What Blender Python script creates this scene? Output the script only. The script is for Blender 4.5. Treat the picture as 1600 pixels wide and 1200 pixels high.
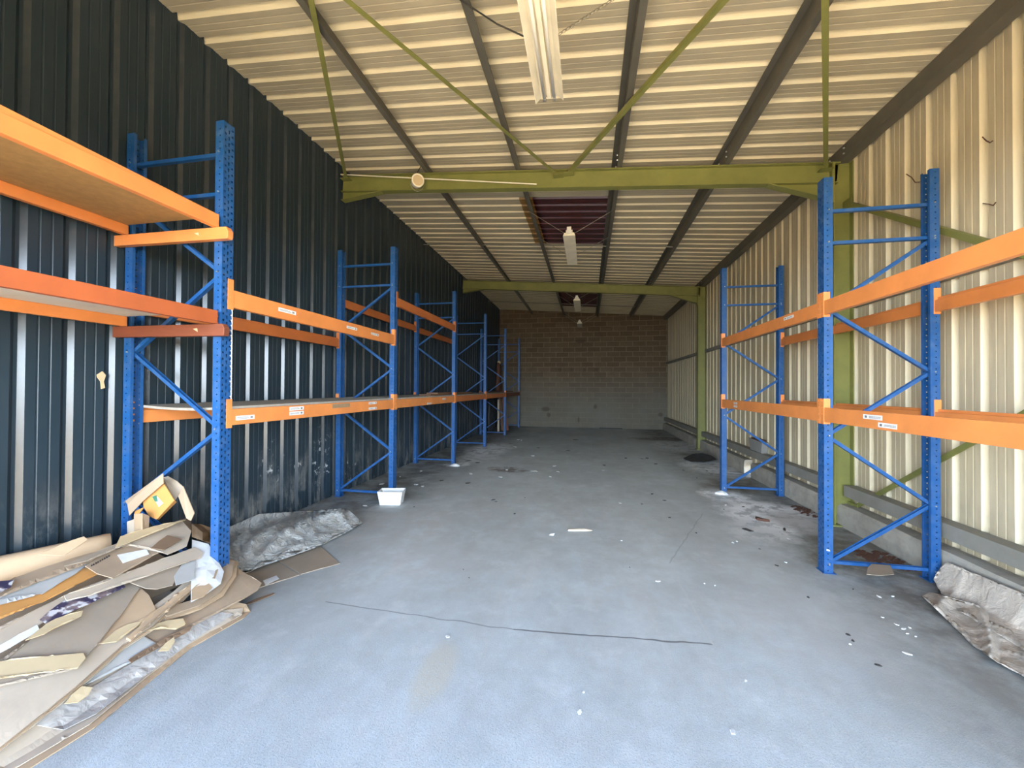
import bpy, bmesh, math, random
from mathutils import Vector, Matrix, noise
for o_ in list(bpy.data.objects): bpy.data.objects.remove(o_, do_unlink=True)
SC = bpy.context.scene
COL = SC.collection
rnd = random.Random(7)

# ------------------------------------------------------------------ camera
YAW, PITCH, ROLL, FPX, CAMH = .1879, .0096, .0062, 618.59, 1.64
_r0 = Vector((math.cos(YAW), math.sin(YAW), 0)); _f0 = Vector((-math.sin(YAW), math.cos(YAW), 0)); _z = Vector((0, 0, 1))
CF = _f0 * math.cos(PITCH) + _z * math.sin(PITCH)
_u = -_f0 * math.sin(PITCH) + _z * math.cos(PITCH)
CR = _r0 * math.cos(ROLL) + _u * math.sin(ROLL)
CU = -_r0 * math.sin(ROLL) + _u * math.cos(ROLL)
CP = Vector((0, 0, CAMH))
cd = bpy.data.cameras.new('camera'); cam = bpy.data.objects.new('camera', cd); COL.objects.link(cam)
cd.sensor_width = 36; cd.lens = FPX / 1600 * 36; cd.clip_start = .05; cd.clip_end = 300
M = Matrix.Identity(4)
for i in range(3):
    M[i][0], M[i][1], M[i][2], M[i][3] = CR[i], CU[i], -CF[i], CP[i]
cam.matrix_world = M
SC.camera = cam

# ------------------------------------------------------------------ world, sun, exposure
w = bpy.data.worlds.new('world'); SC.world = w; w.use_nodes = True
nt = w.node_tree
bg = nt.nodes['Background']
tc = nt.nodes.new('ShaderNodeTexCoord'); sep = nt.nodes.new('ShaderNodeSeparateXYZ')
rp = nt.nodes.new('ShaderNodeValToRGB')
rp.color_ramp.elements[0].position = 0.0; rp.color_ramp.elements[0].color = (1.3, 1.55, 1.78, 1)
rp.color_ramp.elements[1].position = .8; rp.color_ramp.elements[1].color = (.05, .10, .26, 1)
for p_, c_ in ((.17, (1.2, 1.45, 1.75, 1)), (.40, (.17, .28, .48, 1))):
    e_ = rp.color_ramp.elements.new(p_); e_.color = c_
nt.links.new(tc.outputs['Generated'], sep.inputs[0]); nt.links.new(sep.outputs['Z'], rp.inputs[0])
nt.links.new(rp.outputs[0], bg.inputs[0]); bg.inputs[1].default_value = 9.0
sd = bpy.data.lights.new('sun', 'SUN'); sun = bpy.data.objects.new('sun', sd); COL.objects.link(sun)
sd.energy = 24; sd.angle = .01; sd.color = (1, .9, .72)
sun.rotation_euler = Vector((.30, -.27, .85)).to_track_quat('Z', 'Y').to_euler()
pd = bpy.data.lights.new('doorway_portal', 'AREA'); po = bpy.data.objects.new('doorway_portal', pd); COL.objects.link(po)
pd.shape = 'RECTANGLE'; pd.size = 6.9; pd.size_y = 3.3; pd.cycles.is_portal = True
po.location = (-.3, -.7, 1.65); po.rotation_euler = (math.radians(90), 0, 0)
SC.view_settings.view_transform = 'Standard'; SC.view_settings.look = 'None'
SC.view_settings.exposure = .80; SC.view_settings.gamma = 1; SC.view_settings.use_curve_mapping = False
SC.cycles.max_bounces = 12; SC.cycles.diffuse_bounces = 8; SC.cycles.use_denoising = True
SC.cycles.sample_clamp_indirect = 8

# ------------------------------------------------------------------ layout constants
WL, WR, YF, YB = -3.7477, 3.1634, -.62, 16.7635
XL, XLb, XR, XRb = -2.7616, -3.6906, 2.0889, 2.9695
RA, RB = 4.6199, -.0708
def rtop(x): return RA + RB * x            # top of rafters
ROOF = .17
FRAMES = [-.51, 5.486, 11.487]
PX = [-2.348, -.988, .382, 1.705, 3.02]
PITCHS = .26

# ------------------------------------------------------------------ camera ray helpers (measuring only)
def ray(u, v): return CF + CR * ((u - 800) / FPX) - CU * ((v - 600) / FPX)
def at(u, v, axis, c):
    d = ray(u, v); s = (c - CP[axis]) / d[axis]; return CP + d * s
def on_surf(u, v, hf, s0=.6, s1=14):
    d = ray(u, v); ps = s0; n = 420; pg = None
    for k in range(n):
        s = s0 * (s1 / s0) ** (k / (n - 1)); p = CP + d * s; g = p.z - hf(p.x, p.y)
        if g <= 0:
            a_, b_ = ps, s
            for _ in range(25):
                m = (a_ + b_) / 2; p = CP + d * m
                if p.z - hf(p.x, p.y) <= 0: b_ = m
                else: a_ = m
            return CP + d * b_
        ps = s
    return CP + d * s1

# ------------------------------------------------------------------ materials
MATS = {}
class NT:
    def __init__(s, name, **kw):
        m = bpy.data.materials.new(name); m.use_nodes = True; s.m = m; s.t = m.node_tree
        s.b = s.t.nodes['Principled BSDF']; MATS[name] = m
        s.geo = s.t.nodes.new('ShaderNodeNewGeometry'); s.tc = s.t.nodes.new('ShaderNodeTexCoord')
        for k, v in kw.items(): s.b.inputs[{'rough': 'Roughness', 'metal': 'Metallic', 'spec': 'Specular IOR Level', 'col': 'Base Color', 'trans': 'Transmission Weight', 'alpha': 'Alpha'}[k]].default_value = v if k != 'col' else (*v, 1)
    def n(s, typ, **kw):
        x = s.t.nodes.new(typ)
        for k, v in kw.items(): setattr(x, k, v)
        return x
    def l(s, a, b): s.t.links.new(a, b)
    def pos(s, world=True, scale=None):
        o = s.geo.outputs['Position'] if world else s.tc.outputs['Object']
        if scale is None: return o
        m = s.n('ShaderNodeMapping'); m.inputs['Scale'].default_value = scale; s.l(o, m.inputs[0]); return m.outputs[0]
    def noise(s, sc, vec=None, det=4, rough=.55, lo=.35, hi=.65, dist=0):
        x = s.n('ShaderNodeTexNoise'); x.inputs['Scale'].default_value = sc; x.inputs['Detail'].default_value = det; x.inputs['Roughness'].default_value = rough
        x.inputs['Distortion'].default_value = dist
        if vec is not None: s.l(vec, x.inputs['Vector'])
        return s.rng(x.outputs['Fac'], lo, hi)
    def rng(s, v, lo, hi, a=0., b=1.):
        r = s.n('ShaderNodeMapRange'); r.inputs[1].default_value = lo; r.inputs[2].default_value = hi; r.inputs[3].default_value = a; r.inputs[4].default_value = b
        s.l(v, r.inputs[0]); return r.outputs[0]
    def mix(s, fac, a, b):
        x = s.n('ShaderNodeMix', data_type='RGBA')
        for i, v in ((6, a), (7, b)):
            if isinstance(v, tuple): x.inputs[i].default_value = (*v, 1)
            else: s.l(v, x.inputs[i])
        if isinstance(fac, (int, float)): x.inputs[0].default_value = fac
        else: s.l(fac, x.inputs[0])
        return x.outputs[2]
    def math(s, op, a, b=None, clamp=False):
        x = s.n('ShaderNodeMath', operation=op); x.use_clamp = clamp
        for i, v in enumerate((a, b)):
            if v is None: continue
            if isinstance(v, (int, float)): x.inputs[i].default_value = v
            else: s.l(v, x.inputs[i])
        return x.outputs[0]
    def xyz(s, vec):
        x = s.n('ShaderNodeSeparateXYZ'); s.l(vec, x.inputs[0]); return x.outputs
    def col(s, v):
        if isinstance(v, tuple): s.b.inputs['Base Color'].default_value = (*v, 1)
        else: s.l(v, s.b.inputs['Base Color'])
    def bump(s, v, st=.3, d=.01):
        x = s.n('ShaderNodeBump'); x.inputs['Strength'].default_value = st; x.inputs['Distance'].default_value = d
        s.l(v, x.inputs['Height']); s.l(x.outputs[0], s.b.inputs['Normal'])
    def spot(s, c, rx, ry, vec, axes=(0, 1)):
        """soft blob mask at point c on the two axes, radii rx ry"""
        o = s.xyz(vec)
        a = s.math('DIVIDE', s.math('SUBTRACT', o[axes[0]], c[0]), rx); b = s.math('DIVIDE', s.math('SUBTRACT', o[axes[1]], c[1]), ry)
        d = s.math('ADD', s.math('MULTIPLY', a, a), s.math('MULTIPLY', b, b))
        return s.rng(d, 1, .3)
    def seg(s, p, q, wd, vec):
        L = math.hypot(q[0] - p[0], q[1] - p[1]); ux, uy = (q[0] - p[0]) / L, (q[1] - p[1]) / L
        o = s.xyz(vec)
        dx = s.math('SUBTRACT', o[0], p[0]); dy = s.math('SUBTRACT', o[1], p[1])
        al = s.math('ADD', s.math('MULTIPLY', dx, ux), s.math('MULTIPLY', dy, uy))
        ac = s.math('ABSOLUTE', s.math('SUBTRACT', s.math('MULTIPLY', dx, uy), s.math('MULTIPLY', dy, ux)))
        m = s.rng(ac, wd, wd * .4)
        i1 = s.math('GREATER_THAN', al, 0.); i2 = s.math('LESS_THAN', al, L)
        return s.math('MULTIPLY', m, s.math('MULTIPLY', i1, i2))

def simple(name, c, rough=.5, metal=0., dirt=.25, dirtc=(.3, .27, .22), sc=6, world=False, spec=.5, stretch=None, bump=0):
    t = NT(name, rough=rough, metal=metal, spec=spec)
    v = t.pos(world, stretch) if stretch else t.pos(world)
    n = t.noise(sc, v, 6, .65, .45, .8)
    f = t.math('MULTIPLY', n, dirt)
    n2 = t.noise(sc * .4, v, 3, .5, .3, .7)
    c2 = tuple(x * .82 for x in c)
    t.col(t.mix(f, t.mix(n2, c2, c), dirtc))
    if bump: t.bump(n, bump, .003)
    return t
simple('blue_paint', (.011, .082, .255), .38, 0, .22, (.22, .27, .33), 14)
simple('orange_paint', (.78, .27, .075), .42, 0, .22, (.42, .15, .06), 9)
simple('orange_red', (.42, .105, .035), .42, 0, .3, (.25, .07, .03), 9)
simple('orange_dull', (.58, .17, .045), .5, 0, .35, (.32, .12, .05), 9)
simple('redwood', (.20, .055, .025), .6, 0, .5, (.12, .04, .02), 8, stretch=(1, 12, 6))
simple('green_paint', (.22, .22, .06), .5, 0, .3, (.07, .09, .03), 7, world=True)
simple('purlin_metal', (.12, .112, .09), .55, .1, .4, (.16, .135, .095), 8, world=True)
simple('rail_metal', (.24, .225, .185), .7, .0, .6, (.30, .28, .25), 5, world=True)
simple('zinc', (.62, .62, .6), .35, .8, .2)
simple('white_plastic', (.78, .75, .66), .45, 0, .2, (.5, .45, .35), 12)
simple('lamp_white', (.84, .77, .60), .4, 0, .15, (.5, .47, .38), 12)
simple('tube_glass', (.90, .86, .76), .6, 0, .05)
simple('paper_white', (.78, .78, .76), .7, 0, .2, (.5, .5, .48), 20)
simple('label_white', (.8, .8, .78), .5, 0, .15, (.6, .55, .5), 30)
simple('ink', (.03, .03, .035), .6)
simple('ink_green', (.02, .16, .10), .6)
simple('dark_cable', (.02, .02, .018), .5)
simple('chain_metal', (.3, .28, .22), .45, .7)
simple('chipboard_warm', (.46, .27, .10), .7, 0, .5, (.30, .17, .07), 40)
simple('chipboard', (.34, .23, .13), .75, 0, .5, (.20, .13, .08), 60)
simple('chipboard_dusty', (.36, .33, .28), .85, 0, .5, (.22, .19, .15), 30)
simple('melamine_white', (.60, .57, .52), .6, 0, .35, (.35, .30, .25), 6)
simple('plank_wood', (.20, .10, .05), .7, 0, .5, (.10, .05, .03), 5, stretch=(6, 6, 1))
simple('black_rubber', (.02, .021, .024), .6, 0, .4, (.08, .08, .085), 20)
simple('concrete', (.40, .365, .30), .85, 0, .7, (.17, .155, .13), 7, world=True, bump=.3)
simple('rust_brown', (.11, .045, .025), .85, 0, .5, (.05, .03, .02), 25)
simple('leaf_dark', (.05, .045, .04), .8, 0, .5)
simple('slab_grey', (.30, .29, .27), .8)
CB = {'tan': (.52, .365, .225), 'brown': (.41, .30, .20), 'greyb': (.38, .305, .225), 'cream': (.60, .46, .27), 'pale': (.54, .44, .33), 'orange': (.62, .30, .09),
      'darkb': (.22, .14, .085), 'greyw': (.47, .46, .43)}
for k, c in CB.items():
    t = NT('cardboard_' + k, rough=.8, spec=.25)
    a = t.noise(3, t.pos(False), 5, .6, .3, .7); b = t.noise(90, t.pos(False, (1, .15, 1)), 2, .5, .4, .6)
    t.col(t.mix(t.math('MULTIPLY', a, .55), c, tuple(x * .68 for x in c))); t.bump(b, .12, .002)
t = NT('plastic_film', rough=.22, spec=.6); a = t.noise(7, t.pos(False), 5, .6, .35, .65)
t.col(t.mix(a, (.34, .31, .28), (.52, .48, .43))); t.bump(t.noise(12, t.pos(False), 3, .5, .3, .7, 1.5), .35, .01)
t = NT('dusty_film', rough=.42, spec=.5); a = t.noise(5, t.pos(False), 5, .65, .3, .7)
t.col(t.mix(a, (.40, .39, .35), (.62, .61, .57))); t.bump(t.noise(11, t.pos(False), 5, .6, .3, .7, 2.2), .9, .02)
t = NT('dusty_cloth', rough=.85, spec=.2); a = t.noise(4, t.pos(False), 5, .65, .3, .7)
t.col(t.mix(a, (.36, .31, .26), (.56, .48, .39))); t.bump(t.noise(14, t.pos(False), 4, .6, .3, .7, 1.2), .4, .012)
t = NT('magazine_print', rough=.3); a = t.noise(12, t.pos(False), 3, .5, .45, .55); b = t.noise(25, t.pos(False), 2, .5, .55, .62)
t.col(t.mix(b, t.mix(a, (.05, .04, .08), (.22, .16, .16)), (.6, .58, .58)))
t = NT('skylight_maroon', rough=.25); t.col((.055, .008, .008))
t = NT('skylight_amber', rough=.4); t.col(t.mix(t.noise(6, t.pos(True)), (.16, .075, .012), (.28, .15, .03)))

# floor
t = NT('floor_concrete', rough=.62, spec=.35)
P = t.pos(True)
n1 = t.noise(.7, P, 6, .6, .3, .7); n2 = t.noise(5, P, 8, .72, .38, .68); n3 = t.noise(90, P, 2, .6, .35, .7)
c = t.mix(n1, (.48, .53, .53), (.60, .655, .66)); c = t.mix(t.math('MULTIPLY', n2, .5), c, (.41, .415, .385))
yy = t.xyz(P)[1]; near = t.rng(yy, 3.3, 1.7)
vor = t.n('ShaderNodeTexVoronoi'); vor.inputs['Scale'].default_value = 110; t.l(P, vor.inputs['Vector'])
sp = t.rng(vor.outputs['Distance'], .1, .55)
g1 = t.noise(140, P, 3, .7, .50, .62); g2 = t.noise(95, t.pos(True, (1.1, .9, 1)), 2, .6, .55, .66)
c = t.mix(t.math('MULTIPLY', near, t.math('MULTIPLY', g1, .55)), c, (.25, .25, .245)); c = t.mix(t.math('MULTIPLY', near, t.math('MULTIPLY', g2, .5)), c, (.70, .70, .68))
# straight-ish stains along the aisle
st = t.noise(2.2, t.pos(True, (2.2, .22, 1)), 5, .6, .52, .75); c = t.mix(t.math('MULTIPLY', st, .45), c, (.60, .59, .565))
side = t.noise(2.6, P, 7, .7, .35, .6)
bl = t.noise(1.1, t.pos(True, (1, .6, 1)), 7, .7, .42, .62); c = t.mix(t.math('MULTIPLY', bl, .5), c, (.36, .375, .36)); bl2 = t.noise(3.1, P, 6, .7, .55, .66); c = t.mix(t.math('MULTIPLY', bl2, .22), c, (.74, .76, .75))
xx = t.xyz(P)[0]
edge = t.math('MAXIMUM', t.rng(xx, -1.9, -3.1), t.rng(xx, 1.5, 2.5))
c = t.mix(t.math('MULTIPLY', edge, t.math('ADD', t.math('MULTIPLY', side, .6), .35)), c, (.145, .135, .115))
# patch of exposed grit and cast lines
wob = t.n('ShaderNodeTexNoise'); wob.inputs['Scale'].default_value = 5; t.l(P, wob.inputs['Vector'])
vm = t.n('ShaderNodeVectorMath', operation='SCALE'); vm.inputs['Scale'].default_value = .05; t.l(wob.outputs['Color'], vm.inputs[0])
va = t.n('ShaderNodeVectorMath', operation='ADD'); t.l(P, va.inputs[0]); t.l(vm.outputs[0], va.inputs[1]); PW = va.outputs[0]
O = .025
for p, q, wd, k, cc in (((-1.95, 2.72), (-.49, 2.655), .008, .55, (.10, .09, .09)), ((-.49, 2.655), (.80, 2.76), .010, .8, (.09, .085, .085)), ((.80, 2.76), (.76, 3.95), .012, .45, (.55, .54, .52)),
                        ((-2.9, 6.1), (2.0, 6.3), .02, .25, (.5, .5, .48)), ((.76, 3.95), (1.5, 5.6), .01, .3, (.15, .14, .13))):
    c = t.mix(t.math('MULTIPLY', t.seg((p[0] + O, p[1] + O), (q[0] + O, q[1] + O), wd, PW), k), c, cc)
c = t.mix(t.math('MULTIPLY', t.spot((-.83, 2.2), .13, .33, PW), t.math('MULTIPLY', sp, .8)), c, (.52, .49, .40))
vm2 = t.n('ShaderNodeVectorMath', operation='SCALE'); vm2.inputs['Scale'].default_value = .7
wb2 = t.n('ShaderNodeTexNoise'); wb2.inputs['Scale'].default_value = 2.2; wb2.inputs['Detail'].default_value = 7; wb2.inputs['Roughness'].default_value = .7; t.l(P, wb2.inputs['Vector'])
t.l(wb2.outputs['Color'], vm2.inputs[0]); va2 = t.n('ShaderNodeVectorMath', operation='ADD'); t.l(P, va2.inputs[0]); t.l(vm2.outputs[0], va2.inputs[1]); PP = va2.outputs[0]
pn = t.noise(5, P, 7, .72, .42, .50)
for cx, cy, rx, ry, k, cc in ((2.1, 6.7, .32, .36, 1., (.92, .93, .93)), (2.35, 5.75, .5, .6, 1., (.92, .93, .93)), (2.0, 5.1, .32, .4, .6, (.8,.8,.79)), (2.55, 9.1, .5, .8, .7, (.78, .80, .82)),
                       (2.5, 12.0, .7, 1.0, .6, (.72, .75, .76)), (-2.55, 10.3, .5, 1.0, 1., (.80, .82, .82)), (-2.5, 8.9, .45, .55, .6, (.76,.77,.78)), (-2.7, 8.1, .2, .22, .8, (.82,.82,.81)),
                       (-2.3, 4.3, .7, .6, .45, (.48, .47, .44)), (1.5, 3.2, .4, .6, .3, (.5, .5, .5)), (-1.5, 3.6, .35, .35, .35, (.5, .5, .49)), (.2, 14.5, 1.6, .5, .25, (.5, .5, .5)), (-2.3, 15.8, .4, .4, .6, (.6, .6, .6)),
                       (2.6, 4.3, .45, .3, .6, (.12, .09, .07)), (2.6, 5.4, .3, .5, .5, (.12, .10, .08)), (-1.55, 7.8, .34, .24, .75, (.16, .105, .085)), (2.3, 13.6, .8, .35, .7, (.10, .085, .07)), (2.4, 7.3, .4, .4, .6, (.13, .11, .09))):
    c = t.mix(t.math('MULTIPLY', t.math('MULTIPLY', t.spot((cx + .35, cy + .35), rx * 1.35, ry * 1.35, PP), k), t.math('MAXIMUM', pn, .3)), c, cc)
t.col(c)
hb = t.math('ADD', t.math('MULTIPLY', n2, .4), t.math('ADD', t.math('MULTIPLY', n3, .15), t.math('MULTIPLY', t.math('MULTIPLY', near, g1), .5)))
t.bump(hb, .28, .006)

# dark sheet wall
t = NT('dark_sheet', rough=.34, spec=.35)
P = t.pos(True); a = t.noise(1.6, t.pos(True, (1, 1, .35)), 6, .65, .4, .75); zz = t.xyz(P)[2]
c = t.mix(t.math('MULTIPLY', a, .5), (.018, .031, .041), (.038, .055, .067))
low = t.rng(zz, 1.0, 0.0); g = t.noise(3.5, t.pos(True, (1, 1, .45)), 7, .75, .50, .62)
c = t.mix(t.math('MULTIPLY', t.math('MULTIPLY', low, g), .75), c, (.27, .26, .235))
sc1 = t.noise(9, P, 6, .75, .58, .64)
for cy, cz, ry, rz in ((4.18, .72, .22, .34), (5.1, .62, .28, .5), (4.6, .55, .15, .2), (5.75, .28, .3, .28)):
    c = t.mix(t.math('MULTIPLY', t.spot((cy, cz), ry, rz, P, (1, 2)), t.math('MULTIPLY', sc1, .9)), c, (.52, .52, .5))
t.col(c); t.l(t.rng(a, 0, 1, .32, .5), t.b.inputs['Roughness'])

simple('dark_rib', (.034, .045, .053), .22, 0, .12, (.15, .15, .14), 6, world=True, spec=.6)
# galvanised cream sheets
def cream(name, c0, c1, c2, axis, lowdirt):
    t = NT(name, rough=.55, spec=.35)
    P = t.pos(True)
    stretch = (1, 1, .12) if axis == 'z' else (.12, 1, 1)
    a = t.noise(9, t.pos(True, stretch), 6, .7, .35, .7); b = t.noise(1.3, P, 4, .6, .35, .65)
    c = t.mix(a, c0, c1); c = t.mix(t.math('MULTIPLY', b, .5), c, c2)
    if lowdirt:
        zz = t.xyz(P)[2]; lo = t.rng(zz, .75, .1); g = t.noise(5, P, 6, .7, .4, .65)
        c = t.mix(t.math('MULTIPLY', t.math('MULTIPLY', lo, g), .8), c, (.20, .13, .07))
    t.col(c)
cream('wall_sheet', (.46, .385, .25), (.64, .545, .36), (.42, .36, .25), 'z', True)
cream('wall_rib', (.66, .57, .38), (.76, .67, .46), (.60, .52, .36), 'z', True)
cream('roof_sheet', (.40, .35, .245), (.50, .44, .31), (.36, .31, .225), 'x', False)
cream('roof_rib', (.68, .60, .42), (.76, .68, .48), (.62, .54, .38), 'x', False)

# block wall
t = NT('block_wall', rough=.9, spec=.2)
P = t.pos(True); o = t.xyz(P); cb = t.n('ShaderNodeCombineXYZ'); t.l(o[0], cb.inputs[0]); t.l(o[2], cb.inputs[1])
br = t.n('ShaderNodeTexBrick'); br.inputs['Scale'].default_value = 1; br.inputs['Brick Width'].default_value = .52; br.inputs['Row Height'].default_value = .21
br.inputs['Mortar Size'].default_value = .016; br.inputs['Mortar Smooth'].default_value = .6; br.inputs['Bias'].default_value = -.1
br.inputs['Color1'].default_value = (.115, .083, .052, 1); br.inputs['Color2'].default_value = (.165, .12, .075, 1); br.inputs['Mortar'].default_value = (.25, .19, .13, 1)
t.l(cb.outputs[0], br.inputs['Vector'])
n1 = t.noise(3.5, P, 7, .7, .3, .7); n2 = t.noise(1.0, P, 4, .6, .35, .65)
c = t.mix(t.math('MULTIPLY', n1, .5), br.outputs['Color'], (.09, .064, .04))
lowm = t.rng(o[2], 2.6, .8); c = t.mix(t.math('MULTIPLY', t.math('ADD', t.math('MULTIPLY', n2, .3), .7), t.math('MULTIPLY', lowm, .8)), c, (.18, .175, .145))
for sx, sz, rx, rz in ((-1.13, 2.41, .10, .08), (-.65, 2.41, .08, .09), (-.12, 2.41, .08, .09), (.37, 2.41, .10, .07), (-1.72, .75, .22, .12), (-1.6, .5, .1, .12), (.33, .88, .09, .11), (-.35, .32, .05, .15), (2.9, .6, .12, .1), (-.3, 3.6, .25, .1)):
    c = t.mix(t.math('MULTIPLY', t.spot((sx, sz), rx, rz, P, (0, 2)), .65), c, (.08, .06, .045))
t.col(c)
t.bump(t.math('ADD', t.math('MULTIPLY', br.outputs['Fac'], -.6), t.math('MULTIPLY', n1, .5)), .6, .015)

t = NT('outside_ground', rough=.9); t.col(t.mix(t.noise(1.5, t.pos(True), 5), (.54, .43, .27), (.62, .50, .32)))
simple('facade_cream', (.55, .5, .42), .8, world=True)

# ------------------------------------------------------------------ mesh helpers
class MB:
    def __init__(s): s.v = []; s.f = []
    def add(s, vs, fs):
        k = len(s.v); s.v += [tuple(v) for v in vs]; s.f += [tuple(i + k for i in f) for f in fs]; return s
    def box(s, x0, x1, y0, y1, z0, z1):
        return s.add([(x0, y0, z0), (x1, y0, z0), (x1, y1, z0), (x0, y1, z0), (x0, y0, z1), (x1, y0, z1), (x1, y1, z1), (x0, y1, z1)],
                     [(0, 3, 2, 1), (4, 5, 6, 7), (0, 1, 5, 4), (1, 2, 6, 5), (2, 3, 7, 6), (3, 0, 4, 7)])
    def bar(s, p, q, a, b, up=(0, 0, 1)):
        """box bar from p to q, width a sideways, b along up"""
        p, q = Vector(p), Vector(q); d = (q - p).normalized(); sd_ = d.cross(Vector(up))
        if sd_.length < 1e-4: sd_ = d.cross(Vector((0, 1, 0)))
        sd_.normalize(); u = sd_.cross(d).normalized(); vs = []
        for e in (p, q):
            for i, j in ((-1, -1), (1, -1), (1, 1), (-1, 1)): vs.append(e + sd_ * (a / 2 * i) + u * (b / 2 * j))
        return s.add(vs, [(0, 3, 2, 1), (4, 5, 6, 7), (0, 1, 5, 4), (1, 2, 6, 5), (2, 3, 7, 6), (3, 0, 4, 7)])
    def profile(s, p, q, pts, up=(0, 0, 1), cap=True):
        """closed 2D profile (side, up) swept p to q"""
        p, q = Vector(p), Vector(q); d = (q - p).normalized(); sd_ = d.cross(Vector(up)).normalized(); u = sd_.cross(d).normalized(); n = len(pts)
        vs = [e + sd_ * a + u * b for e in (p, q) for a, b in pts]
        fs = [(i, (i + 1) % n, n + (i + 1) % n, n + i) for i in range(n)]
        if cap: fs += [tuple(range(n))[::-1], tuple(range(n, 2 * n))]
        return s.add(vs, fs)
    def tube(s, pts, r, n=10, cap=True):
        pts = [Vector(p) for p in pts]; vs = []; fs = []
        for i, p in enumerate(pts):
            d = (pts[min(i + 1, len(pts) - 1)] - pts[max(i - 1, 0)]).normalized()
            a = d.cross(Vector((0, 0, 1)))
            if a.length < .05: a = d.cross(Vector((0, 1, 0)))
            a.normalize(); b = a.cross(d); rr = r[i] if isinstance(r, (list, tuple)) else r
            vs += [p + a * (rr * math.cos(k * 2 * math.pi / n)) + b * (rr * math.sin(k * 2 * math.pi / n)) for k in range(n)]
        for i in range(len(pts) - 1):
            for k in range(n): fs.append((i * n + k, i * n + (k + 1) % n, (i + 1) * n + (k + 1) % n, (i + 1) * n + k))
        if cap: fs += [tuple(range(n))[::-1], tuple(range((len(pts) - 1) * n, len(pts) * n))]
        return s.add(vs, fs)
    def build(s, name, mat, parent=None, smooth=False, bevel=0, solid=0, off=-1):
        me = bpy.data.meshes.new(name); me.from_pydata(s.v, [], s.f); me.update()
        bm = bmesh.new(); bm.from_mesh(me); bmesh.ops.recalc_face_normals(bm, faces=bm.faces) if not solid else None; bm.to_mesh(me); bm.free()
        o = bpy.data.objects.new(name, me); COL.objects.link(o)
        me.materials.append(MATS[mat])
        if smooth: me.polygons.foreach_set('use_smooth', [True] * len(me.polygons))
        if solid: m = o.modifiers.new('thick', 'SOLIDIFY'); m.thickness = solid; m.offset = off
        if bevel: m = o.modifiers.new('bevel', 'BEVEL'); m.width = bevel; m.segments = 2; m.limit_method = 'ANGLE'
        if parent is not None: o.parent = parent
        return o
def tag(o, label, cat, group=None, kind=None):
    o['label'] = label; o['category'] = cat
    if group: o['group'] = group
    if kind: o['kind'] = kind
    return o
def struct(o): o['kind'] = 'structure'; return o
def empty(name, loc=(0, 0, 0), rz=0):
    o = bpy.data.objects.new(name, None); COL.objects.link(o); o.location = loc; o.rotation_euler = (0, 0, rz); o.empty_display_size = .1; return o
def copy_tree(o, parent=None):
    c = o.copy(); COL.objects.link(c)
    if parent is not None: c.parent = parent
    for ch in list(o.children): copy_tree(ch, c)
    return c
def recentre(o):
    """put the origin of a one-mesh thing at its base centre"""
    me = o.data; xs = [v.co for v in me.vertices]
    c = Vector(((min(v.x for v in xs) + max(v.x for v in xs)) / 2, (min(v.y for v in xs) + max(v.y for v in xs)) / 2, min(v.z for v in xs)))
    me.transform(Matrix.Translation(-c)); o.location = c; return o

# corrugated sheet profile: pan with two small stiffeners, then a rib away from the room
def corr(length, start, depth=.044, fl=.029):
    pts = []; s0 = start
    while s0 < length:
        for ds, o in ((0, 0), (.052, 0), (.056, .0025), (.064, .0025), (.068, 0), (.118, 0), (.122, .0025), (.130, .0025), (.134, 0), (.184, 0), (.260 - fl - .021, depth) if fl > .02 else (.198, depth), (.260 - fl, depth)):
            pts.append((s0 + ds, o))
        s0 += PITCHS
    pts = [p for p in pts if 0 <= p[0] <= length]
    return [(0, 0)] + pts + [(length, 0)]

# ================================================================== SETTING
def smooth_step(a, b, x):
    t_ = max(0., min(1., (x - a) / (b - a))); return t_ * t_ * (3 - 2 * t_)
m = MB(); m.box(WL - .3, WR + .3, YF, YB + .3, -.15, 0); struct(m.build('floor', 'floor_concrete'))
m = MB(); m.box(-40, 40, -45, YF, -.15, -.005); struct(m.build('ground_outside', 'outside_ground'))
m = MB(); m.box(WR + .3, 40, YF, 40, -.15, -.005); struct(m.build('ground_beside', 'outside_ground'))

def wall_sheet(name, X, sgn, z0f, z1f, mat, start, hole=None):
    L = YB - YF; m = MB(); pf = corr(L, start, **(dict(fl=.026, depth=.026) if mat == 'dark_sheet' else {}))
    vs = []; fs = []; cols = []; mi = []
    for s, o in pf:
        x = X + sgn * o; y = YF + s
        zt = z1f(x); cols.append([(x, y, z) for z in (z0f, .16, zt)])
    for c_ in cols: vs += c_
    for i in range(len(cols) - 1):
        ym = (cols[i][0][1] + cols[i + 1][0][1]) / 2
        rib = int(max(pf[i][1], pf[i + 1][1]) > .01)
        if not (hole and hole[0] < ym < hole[1]): fs.append((i * 3, i * 3 + 1, i * 3 + 4, i * 3 + 3)); mi.append(rib)
        fs.append((i * 3 + 1, i * 3 + 2, i * 3 + 5, i * 3 + 4)); mi.append(rib)
    m.add(vs, fs); o = m.build(name, mat, solid=.002, off=0)
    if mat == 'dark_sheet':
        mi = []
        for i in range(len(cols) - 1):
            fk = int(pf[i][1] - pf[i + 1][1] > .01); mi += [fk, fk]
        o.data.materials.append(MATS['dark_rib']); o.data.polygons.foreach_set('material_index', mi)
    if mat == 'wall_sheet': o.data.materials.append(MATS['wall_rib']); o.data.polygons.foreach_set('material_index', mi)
    return struct(o)
ph = (3.806 - .225 - YF) % PITCHS
wall_sheet('wall_left', WL, -1, 0, lambda x: rtop(x) + ROOF + .055, 'dark_sheet', ph - PITCHS)
ph = (4.621 - .20 - YF) % PITCHS
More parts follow.
